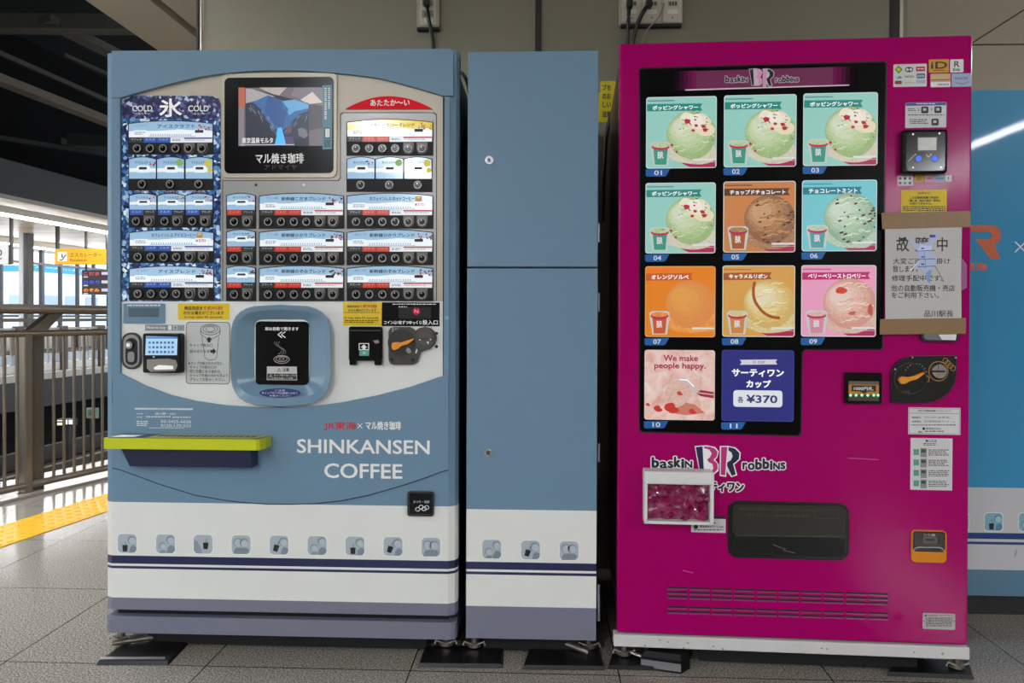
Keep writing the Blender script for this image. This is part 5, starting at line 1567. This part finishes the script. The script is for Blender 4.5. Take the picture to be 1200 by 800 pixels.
# information stickers
d = sticker(1064.5, 477.5, 1125.5, 509, '#d9d8d8', .4)
d.frame(1065.5, 478.5, 1124.5, 508, .4, M('#6a6a6e', .5), QO); d.text('商品の自動販売機アイスについて', 1076, 480, 1114, 482.4, ink, QO, .01); d.rect(1067, 484, 1123.5, 484.5, M('#6a6a6e', .5), QO)
d.text('機械番号', 1068.5, 487.8, 1079, 490.2, ink, QO, .01); d.text('TJ01499 (JR東海)', 1083, 487.8, 1113, 490.2, ink, QO); d.text('設置場所', 1068.5, 492.5, 1079, 494.9, ink, QO, .01); d.text('品川駅新幹線下りホーム', 1083, 492.5, 1119, 494.9, ink, QO)
d.marks(1068, 497.2, 1120, 499.2, 1, M('#4a4a4e', .5), QO, full=True); d.rect(1081, 500.6, 1084, 503.6, ink, QO); d.text('東海株式会社', 1085, 500.8, 1103, 503.4, ink, QO, .01); d.text('電話', 1076, 504.8, 1081, 506.8, ink, QO, .02); d.marks(1084, 504.6, 1106, 506.8, 1, M('#4a4a4e', .5), QO, full=True)
d.build('sticker', pink)
d = sticker(1067, 513.3, 1116, 574, '#d3d2d2', .3)
d.text('購入方法', 1084.5, 515, 1097.5, 518, ink, QO, .02); d.marks(1082, 519, 1100, 522.5, 2, M('#4a4a4e', .5), QO)
for k in range(4):
    y = 526+k*12.2
    d.rect(1070.5, y, 1077, y+7, M('#5f9a84', .4), QO); d.rect(1078.5, y-1, 1086, y+9.5, M('#8a8e8c', .4), QO); d.rect(1079.5, y+.5, 1085, y+4, M('#3f4644', .4), QO+.0003)
    d.marks(1088, y+.5, 1113, y+8.5, 4, M('#6a4a50' if k < 2 else '#55555a', .5), QO)
d.build('sticker', pink)
d = sticker(1081.3, 718.5, 1119.3, 737.2, '#b7b2ae', 1.5, .35)
d.rect(1083.5, 720.3, 1086, 721.9, ink, QO); d.text('FUJI ELECTRIC', 1087, 720.3, 1099, 722, ink, QO, .02); d.marks(1101, 720.4, 1116, 721.8, 1, M('#6a6662', .5), QO, full=True)
d.marks(1085, 723.5, 1116, 734.5, 5, M('#5a5652', .5), QO, full=True); d.frame(1089, 723.6, 1104, 731, .3, M('#5a5652', .5), QO)
d.disc(1082.7, 727.5, .7, M('#4a4642', .3), QO); d.disc(1118, 727.5, .7, M('#4a4642', .3), QO)
d.build('rating_plate', pink)
# change cup
d = D(PF)
a_ = d.uvr(1068.3, 621.5, 1109.3, 659, .006)
d.mb.prism(rrect(*a_, .012), -.006, 0, M('#d8850f', .4)); d.rect(1069.8, 622.5, 1107.8, 646.5, M('#1a1614', .25), .0064, r=3)
d.rect(1072, 624, 1106, 640, M('#2a2522', .2), .0068, r=2); d.rect(1081.5, 628.5, 1099, 636.5, M('#5a5652', .3), .0072, r=2); d.text('つり銭', 1082, 625.2, 1096, 628, M('#c8c4c0', .4), .0072, .01); d.rect(1084, 631, 1095, 633.5, M('#26221f', .4), .0076, r=1)
d.line([(1070.5, 645.8), (1072, 642.5), (1076, 641), (1101, 641.3), (1105, 643), (1106.8, 646)], .9, M('#cfcac6', .25, .5), .0072)
d.build('change_outlet', pink)
# product hatch
d = D(PF)
a_ = d.uvr(853, 588, 995, 655, .004); d.mb.prism(rrect(*a_, .030), -.004, 0, M('#141314', .3))
a_ = d.uvr(856, 590.3, 992.5, 652.3, .0046); d.mb.prism(rrect(*a_, .026), -.0046, None, M('#1f1d1c', .25))
d.build('hatch_frame', pink)
d = D(PF)
a_ = d.uvr(858.5, 592, 990.5, 628.5, .010); d.mb.prism(rrect(*a_, .016), -.010, -.0048, M('#33312c', .3, spec=.3))
a_ = d.uvr(858.5, 627.5, 990.5, 651, .0085); d.mb.prism(rrect(*a_, .018), -.0085, -.0048, M('#1c1b1b', .3, spec=.3))
gt = M('#5c4a36', .4)
d.text('商品を取り出すときは手をはさまないように', 866, 595.3, 952, 598.2, gt, .0104); d.text('ご注意ください。扉は手前に開きます', 872, 602.4, 948, 605.2, gt, .0104)
d.frame(954, 597, 983, 607.5, .4, gt, .0104); d.line([(862, 627.5), (988, 628.5)], .6, M('#5a5854', .3), .0104)
d.line([(906, 638), (914, 641), (921, 643.5)], .6, M('#8a8886', .3), .0089); d.line([(918, 644.5), (932, 648)], .6, M('#8a8886', .3), .0089)
d.build('hatch_flap', pink)
# louvred vents
d = D(PF)
for r_ in (692.0, 697.4, 702.6, 714.6, 720):
    for k in range(10):
        x0 = 782+k*26.15; x1 = x0+23.5; xm = (x0+x1)/2
        y = r_+(xm-912)*.0305
        d.rect(x0, y-1.1, x1, y+1.0, M('#1c0714', .6), .0004)
        d.rect(x0, y+1.0, x1, y+2.9, M('#93336f', .25, coat=.3), .0008, .0006)  # paler lip paints in the highlight of each louvre
d.build('vent_grille', pink)
# white lidded holder with crumpled pink film behind its window
HO = .055
d = D(PF)
wpl = M('#dddcda', .4)
X0, X1 = PF.uv(755, 590, HO)[0], PF.uv(836.5, 590, HO)[0]
zt2, zb3 = PF.uv(795, 552.5, HO)[1], PF.uv(795, 614.3, HO)[1]
zl = PF.uv(795, 566.8, HO)[1]
d.mb.box(X0, X0+.009, -HO, 0, zb3, zl, wpl); d.mb.box(X1-.010, X1, -HO, 0, zb3, zl, wpl); d.mb.box(X0, X1, -HO, 0, zb3, zb3+.008, wpl); d.mb.box(X0, X1, -.004, -.0005, zb3, zl, M('#5a5556', .5))
hb = d.build('spoon_holder', pink)
a = MB()
a.box(X0-.001, X1+.001, -HO-.003, -.001, zl-.002, zt2, wpl, .004); a.build('lid', hb)
rr = random.Random(3)
a = MB(); nx, nz = 13, 9
vv = []
for j in range(nz+1):
    for i in range(nx+1):
        u = X0+.010+(X1-X0-.021)*i/nx; z = zb3+.009+(zl-zb3-.012)*j/nz
        e_ = 0 if i in (0, nx) or j in (0, nz) else 1
        vv.append((u+e_*rr.uniform(-.005, .005), -HO+.026+rr.uniform(-.020, .008), z+e_*rr.uniform(-.005, .005)))
ff = []
for j in range(nz):
    for i in range(nx):
        q = j*(nx+1)+i
        ff += [(q, q+1, q+nx+2), (q, q+nx+2, q+nx+1)] if (i+j) % 2 else [(q, q+1, q+nx+1), (q+1, q+nx+2, q+nx+1)]
a.add(vv, ff, ramp_mat('crumpled_film', [(.3, '#7a1440'), (.52, '#982058'), (.64, '#8a5a6c'), (.78, '#b9a4aa')], 26, 5, 'noise', .12, coat=1.0, distort=1.5))
a.build('crumpled_film', hb)
d = sticker(810, 607.5, 850.5, 623.8, '#cfcccb', 1); d.rect(836, 604.5, 850.5, 608.5, M('#1a1430', .4), SO+.0006)
d.disc(815.5, 617, 2.6, ink, QO); d.text('使用済みスプーン入れ', 820, 615.2, 848, 618.4, ink, QO, .02); d.marks(813, 620, 848, 622.3, 1, M('#4a464a', .5), QO, full=True); d.disc(837.5, 612.5, .9, ink, QO)
d.build('sticker', pink)
# white base rail and feet
a = MB()
zb1, zb0 = PF.uv(930, 750.5)[1], PF.uv(930, 764.7)[1]
a.box(PF.uv(719, 757)[0], PF.uv(1136, 757)[0], -.004, .035, zb0, zb1, M('#d0cecb', .5, vary=.08, scale=14), .003)
for x, y in ((755, 754), (772, 747.8), (782, 750), (800, 757), (805, 751), (835, 755), (846, 758), (962, 757.5), (968, 758), (1070, 762), (1103, 764.5), (1104, 763)):
    d = Draw(PF, a); yy = y+1.5; d.line([(x, yy), (x+2.2, yy+1.2)], 1.0, M('#55524e', .6), .0046)
a.build('base_rail', pink)
a = MB(); a.box(pu0+.02, pu1-.02, .036, .72, zb0, zb1-.001, M('#121112', .7)); a.build('chassis', pink)
a = MB(); a.box(pu0+.25, pu1-.12, .045, .06, .006, zb0+.002, M('#0a0a0a', .8)); a.build('shade_board', pink)  # shadow below the machine, made as a black board
zf = zb0
foot(pink, PF.uv(731, 775, -.06)[0], .05, zf); foot(pink, PF.uv(745, 772, -.08)[0], .09, zf)
foot(pink, PF.uv(1121, 780, -.05)[0], .05, zf); foot(pink, pu0+.08, .62, zf); foot(pink, pu1-.08, .62, zf)

# ---- the taped paper notice, hanging on the door
nt_ = thing('paper_notice', 'white paper out-of-order notice stuck with brown tape on the magenta machine', 'notice', PF.O, PANG)
NO = .0145
d = D(PF)
paper = M('#c4c2be', .7, vary=.06, scale=9)
pts = [(1037.3, 262), (1127.3, 262), (1126.3, 320), (1126.8, 378), (1080, 378), (1037.5, 378)]
d.poly(pts, paper, NO, .0006)
for t_, x0, y0, x1, y1 in (('故', 1050.3, 277.5, 1065.5, 294.5), ('障', 1073, 277.5, 1089, 294.5), ('中', 1098, 278, 1110.5, 294.5)):
    d.text(t_, x0, y0, x1, y1, M('#3c3c3e', .6), NO+.0005, .012)
for t_, x0, y0, x1, y1 in (('大変ご迷惑お掛け', 1046.5, 302.3, 1113.5, 309.3), ('致します。', 1046.3, 311, 1075.5, 318.8), ('修理手配中です。', 1045, 322.3, 1105, 329.3), ('他の自動販売機・売店', 1044.3, 333.7, 1119, 341.2), ('をご利用下さい。', 1044.8, 342.2, 1100, 349.3), ('品川駅長', 1083, 363.7, 1117.3, 371.2)):
    d.text(t_, x0, y0, x1, y1, M('#333335', .6), NO+.0005, .008)
d.line([(1037.5, 340), (1080, 341)], .3, M('#aeaba6', .7), NO+.0004)
d.build('paper', nt_)
tape = M('#8a6a44', .38, vary=.12, scale=30)
d = D(PF); d.poly([(1033, 249.3), (1137, 247), (1137.6, 265.8), (1034, 268.6)], tape, NO+.0012, .0012); d.build('tape', nt_)
d = D(PF); d.poly([(1031.5, 373.8), (1132, 372.5), (1131.8, 390.8), (1031, 391.8)], tape, NO+.0012, .0012); d.build('tape', nt_)
d = D(PF)  # pale blue reflection on the notice, painted as a flat patch
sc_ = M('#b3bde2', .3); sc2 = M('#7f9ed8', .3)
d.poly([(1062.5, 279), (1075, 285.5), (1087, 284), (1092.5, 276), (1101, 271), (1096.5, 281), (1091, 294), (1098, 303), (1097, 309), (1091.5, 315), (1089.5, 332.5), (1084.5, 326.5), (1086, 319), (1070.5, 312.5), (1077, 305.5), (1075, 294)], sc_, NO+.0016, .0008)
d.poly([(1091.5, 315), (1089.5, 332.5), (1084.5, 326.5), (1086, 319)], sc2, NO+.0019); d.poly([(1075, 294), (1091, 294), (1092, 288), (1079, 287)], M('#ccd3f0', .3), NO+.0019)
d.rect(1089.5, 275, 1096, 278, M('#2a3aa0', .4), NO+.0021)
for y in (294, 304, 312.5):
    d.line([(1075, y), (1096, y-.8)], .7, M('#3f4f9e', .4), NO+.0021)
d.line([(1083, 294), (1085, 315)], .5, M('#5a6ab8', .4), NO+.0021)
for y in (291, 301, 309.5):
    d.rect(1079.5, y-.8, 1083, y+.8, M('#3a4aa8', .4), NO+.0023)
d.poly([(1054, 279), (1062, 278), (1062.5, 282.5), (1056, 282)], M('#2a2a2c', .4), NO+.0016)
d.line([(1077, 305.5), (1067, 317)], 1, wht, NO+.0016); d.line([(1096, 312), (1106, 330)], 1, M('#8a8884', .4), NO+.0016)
d.build('painted_reflection', nt_)

# ================================================================== THE BLUE MACHINE BEYOND
BM = Face((2.625, .40, 0), 0.0)
bm2_ = thing('drink_vending_machine', 'blue machine with big orange lettering standing half hidden beyond the magenta machine', 'vending machine', BM.O, 0)
vb = lambda y: BM.uv(1170, y)[1]
wB = 1.09
blu3 = M('#4396c2', .3, vary=.03, scale=2, coat=.22, spec=.08)
pg = M('#c9c9cb', .4, vary=.03)
sl3 = M('#587e95', .4)
a = MB()
a.box(.005, wB-.005, 0.03, .44, vb(698), vb(105.5)-.005, M('#4a6a80', .5)); a.build('cabinet', bm2_)
d = D(BM)
profile_bands(d.mb, [(vb(698), vb(667.5), sl3), (vb(667.5), vb(637.8), pg), (vb(637.8), vb(634.8), M('#17407a', .4)), (vb(634.8), vb(631.5), pg), (vb(631.5), vb(624.3), M('#17407a', .4)), (vb(624.3), vb(571.3), pg), (vb(571.3), vb(105.5), blu3)], 0, wB, .012, .012, 0, .03)
orx = M('#cf5a1c', .45)
d.poly([(1126, 264), (1163, 264), (1168.5, 265.5), (1171.8, 269), (1173, 274), (1172.5, 280), (1169.5, 284.5), (1165.5, 286.5), (1172.3, 303.2), (1161, 303.2), (1150, 289), (1143, 280.2), (1158, 280.2), (1161.5, 278.5), (1162.3, 275), (1161, 272.2), (1157.5, 271.2), (1126, 271.2)], orx, .0006)
d.poly([(1112.5, 264), (1120.5, 264), (1120.5, 292), (1118.5, 298.5), (1113, 302.5), (1105, 303.2), (1090, 303.2), (1090, 296), (1106, 296), (1110.5, 294.5), (1112.5, 290)], orx, .0006)
d.text('東海', 1129, 307.5, 1157, 318, orx, .0006, .03)
xw = M('#e8eef2', .4)
d.line([(1189.5, 283), (1202, 295.5)], 1.4, xw, .0006); d.line([(1202, 283), (1189.5, 295.5)], 1.4, xw, .0006)
tint = (M('#86b4c4', .45), M('#5e8aa0', .45), M('#6f9cb0', .45), M('#a9cbd6', .45), M('#142030', .45))
window_icon(d, 1125, 611.1, 'two_heads', .0006, .95, tint); window_icon(d, 1164.3, 611.3, 'cup_person', .0006, .95, tint); window_icon(d, 1204.5, 611.5, 'two_talk', .0006, .95, tint); window_icon(d, 1244, 611.8, 'two_heads', .0006, .95, tint)
for x, y in ((1189, 649), (1190, 647)):
    d.line([(x, y+3), (x+1.6, y-3)], 1.2, M('#9a9a9c', .5), .0006)
d.build('front_panel', bm2_)
a = MB(); a.box(.02, wB-.02, 0.04, .43, 0, vb(698), M('#131314', .5)); a.build('base', bm2_)

# ================================================================== PADS UNDER THE FEET
rub = M('#0d0d0f', .4, vary=.25, scale=20)
def pad(name, label, quad, z=.012, group='black pads under the machine feet', m=rub):
    P4 = [on_z(x, y) for x, y in quad]
    c = sum(P4, Vector())/4
    t = thing(name, label, 'pad', c, group=group)
    n = len(P4)
    b = [(p.x-c.x, p.y-c.y, 0) for p in P4]
    tp = [(x*.96, y*.94, z) for x, y, _ in b]
    mb = MB()
    mb.add(b+tp, [(0, 1, 2, 3)[::-1], (4, 5, 6, 7)]+[(k, (k+1) % 4, (k+1) % 4+4, k+4) for k in range(4)], m)
    mb.build('plate', t)
    return t, c
t, c = pad('foot_pad', 'black pad with a silver front strip under the first foot of the coffee machine', ((112.5, 779.5), (197, 779.5), (229, 746), (167, 743)))
mb = MB(); p, q = on_z(116, 777.5)-c, on_z(193, 777.5)-c; p2, q2 = on_z(119, 774.5)-c, on_z(193.5, 774.5)-c
mb.add([(p.x, p.y, .0135), (q.x, q.y, .0135), (q2.x, q2.y, .0135), (p2.x, p2.y, .0135)], [(0, 1, 2, 3)], M('#b9b6ae', .3, .6)); mb.build('metal_strip', t)
mb = MB(); p, q = on_z(131, 762)-c, on_z(181, 754)-c
mb.tube([(p.x, p.y, .022), (q.x, q.y, .022)], .008, galv, 8); mb.build('clamp_bar', t)
pad('foot_pad', 'black pad shared by the feet of the coffee machine and the narrow cabinet', ((489.5, 782), (589, 783), (590, 761), (497, 760)))
t, c = pad('foot_pad', 'black pad under the far foot of the narrow cabinet, with a bent metal bar', ((612, 784.5), (708.5, 785.5), (703, 762), (620, 761)))
mb = MB(); p, q = on_z(656, 762)-c, on_z(690, 771)-c
mb.tube([(p.x, p.y, .03), (q.x, q.y, .018)], .009, galv, 8); mb.build('clamp_bar', t)
pad('foot_pad', 'black pad under the front foot of the magenta machine, beside the wedge', ((712, 784), (775, 786), (775, 772), (716, 770)))
pad('foot_pad', 'black pad under the magenta machine foot nearest to the blue machine beyond', ((1039.5, 792), (1142, 796), (1136, 778), (1050, 775)))

# wedge shaped black block with a grey front band
pA, pB, pC, pD = on_z(751, 783), on_z(798, 789.5), on_z(808.5, 783), on_z(770, 770)
c = (pA+pC)/2; c.z = 0
t = thing('wheel_chock', 'black block with a grey front band lying at the foot of the magenta machine', 'block', c)
L = lambda p: (p.x-c.x, p.y-c.y)
mb = MB()
ol = [L(pA), L(pB), L(pC), L(pC+(pD-pC)*.55), L(pD), L(pA+(pD-pA)*.5)]
hz_ = .052
mb.zprism(ol, 0, hz_*.72, M('#0a0a0b', .5, spec=.2))
inn_ = [(x*.86+.004, y*.86+.004) for x, y in ol]
n = 6
mb.add([(x, y, hz_*.72) for x, y in ol]+[(x, y, hz_) for x, y in inn_], [(k, (k+1) % n, (k+1) % n+n, k+n) for k in range(n)]+[tuple(range(n, 2*n))], M('#0c0c0d', .5, spec=.2))
mb.build('block', t)
mb = MB()
nrm = Vector((ol[1][1]-ol[0][1], -(ol[1][0]-ol[0][0]), 0)).normalized()
q = [Vector((*ol[0], 0)), Vector((*ol[1], 0))]
if nrm.y > 0: nrm = -nrm
vv = [q[0]+Vector((0, 0, .006)), q[1]+Vector((0, 0, .006)), q[1]+Vector((0, 0, .029)), q[0]+Vector((0, 0, .029))]
mb.add([v+nrm*.0015 for v in vv], [(0, 1, 2, 3)], M('#77777a', .5)); mb.build('grey_band', t)
mb = MB(); e = on_z(740, 776)-c
mb.tube([(e.x, e.y, .03), (ol[0][0]+.012, ol[0][1]+.006, .03)], .0055, M('#c9c5bd', .25, .8), 8); mb.build('pin', t)

# ================================================================== WALL SOCKETS AND CABLES
WF = Face((0, WY, 0), 0.0)
sk = M('#a8a090', .45); sk2 = M('#c2bbab', .4); hole = M('#1a1917', .5)
t = thing('wall_socket', 'single beige socket box on the wall above the coffee machine', 'socket', WF.O, 0)
d = D(WF); d.rect(488.5, -12, 514.5, 31.5, sk, .03, .03, r=2); d.rect(492, -10, 511, 29.5, sk2, .034, .004, r=1)
d.rect(488.5, 31.5, 514.5, 34.5, hole, .029, .028)
for y in (-2, 12):
    d.rect(494.5, y, 508, y+9, M('#8d8677', .4), .0345); d.rect(498, y+2.5, 499.3, y+6.5, hole, .035); d.rect(503, y+2.5, 504.3, y+6.5, hole, .035)
d.rect(497, 20, 507, 26, M('#d6d0c2', .4), .0345)
d.build('box', t)
t = thing('wall_socket', 'wide three gang socket box on the wall above the magenta machine', 'socket', WF.O, 0)
d = D(WF); d.rect(726, -14, 800, 27.5, sk, .03, .03, r=1.5); d.rect(728, 27.5, 799, 30.5, hole, .029, .028)
for k in range(3):
    x = 729+k*24
    d.rect(x, -12, x+22, 25.5, sk2, .034, .004, r=1)
    d.rect(x+6, 1.5, x+17, 7, M('#8d8677', .4), .0345)
    for q in range(3):
        d.rect(x+7.5+q*3.4, 2.5, x+9+q*3.4, 6, hole, .035)
    d.rect(x+5.5, 11, x+17, 16, M('#ddd8cc', .4), .0345); d.disc(x+11, 21, .9, hole, .0345)
d.build('box', t)
blkc = M('#121213', .45)
def cable(label, pts, r, m, group, plug=None):
    mb = MB()
    c0 = Vector(pts[0])
    # smooth the path
    P_ = [Vector(p) for p in pts]
    out = []
    for i in range(len(P_)-1):
        p0, p1, p2, p3 = P_[max(i-1, 0)], P_[i], P_[i+1], P_[min(i+2, len(P_)-1)]
        for k in range(6):
            s_ = k/6
            out.append(.5*((2*p1)+(-p0+p2)*s_+(2*p0-5*p1+4*p2-p3)*s_*s_+(-p0+3*p1-3*p2+p3)*s_**3))
    out.append(P_[-1])
    mb.tube([q-c0 for q in out], r, m, 8)
    if plug:
        mb.box(-.012, .012, -.03, .012, -.018, .014, m, .004)
    o = mb.build('power_cable', loc=c0)
    return tag(o, label, 'cable', group)
def wp(px, py, y):                      # point on an upright plane between wall and machines
    d = ray(px, py); tt = (y-CAM.y)/d.y
    return CAM+d*tt
cable('black power cable from the single socket down behind the coffee machine', [wp(500, 3, WY-.05), wp(502, 20, WY-.07), wp(506, 40, WY-.06), wp(508, 60, WY-.05), wp(509, 130, WY-.05)], .008, blkc, 'wall cables', True)
cable('black power cable hanging straight down from the wide socket box', [wp(737.5, 5, WY-.05), wp(736.5, 22, WY-.06), wp(735, 60, WY-.05), wp(734, 80, WY-.05)], .008, blkc, 'wall cables', True)
cable('black power cable curving aside from the wide socket box', [wp(760, 5, WY-.05), wp(754, 14, WY-.08), wp(748, 26, WY-.07), wp(742, 48, WY-.06), wp(738, 90, WY-.05), wp(712, 150, WY-.05), wp(706, 260, WY-.05)], .009, blkc, 'wall cables', True)
cable('thin pale grey wire hanging from the wide socket box', [wp(778, 4, WY-.04), wp(772, 20, WY-.06), wp(758, 36, WY-.06), wp(750, 58, WY-.05)], .003, M('#8d8a84', .4), 'wall cables')
cable('white looped lead lying on top corner of the coffee machine', [Vector((1.015, .30, ztop-.018)), Vector((1.03, .22, ztop-.010)), Vector((1.05, .2, ztop-.012)), Vector((1.068, .22, ztop-.05)), Vector((1.07, .3, ztop-.12))], .006, M('#26262a', .4), 'wall cables')
t = thing('wall_notice', 'yellow printed notice on the wall in the gap beside the magenta machine', 'notice', WF.O, 0)
d = D(WF); d.rect(690, 95, 722, 143, M('#d8c400', .5), .002, .002)
for y, s_ in ((99, 'ブを'), (109, 'のお'), (119, 'しい'), (130, '注意')):
    d.text(s_, 706, y, 716, y+7, ink, .0026, .02)
d.build('sheet', t)
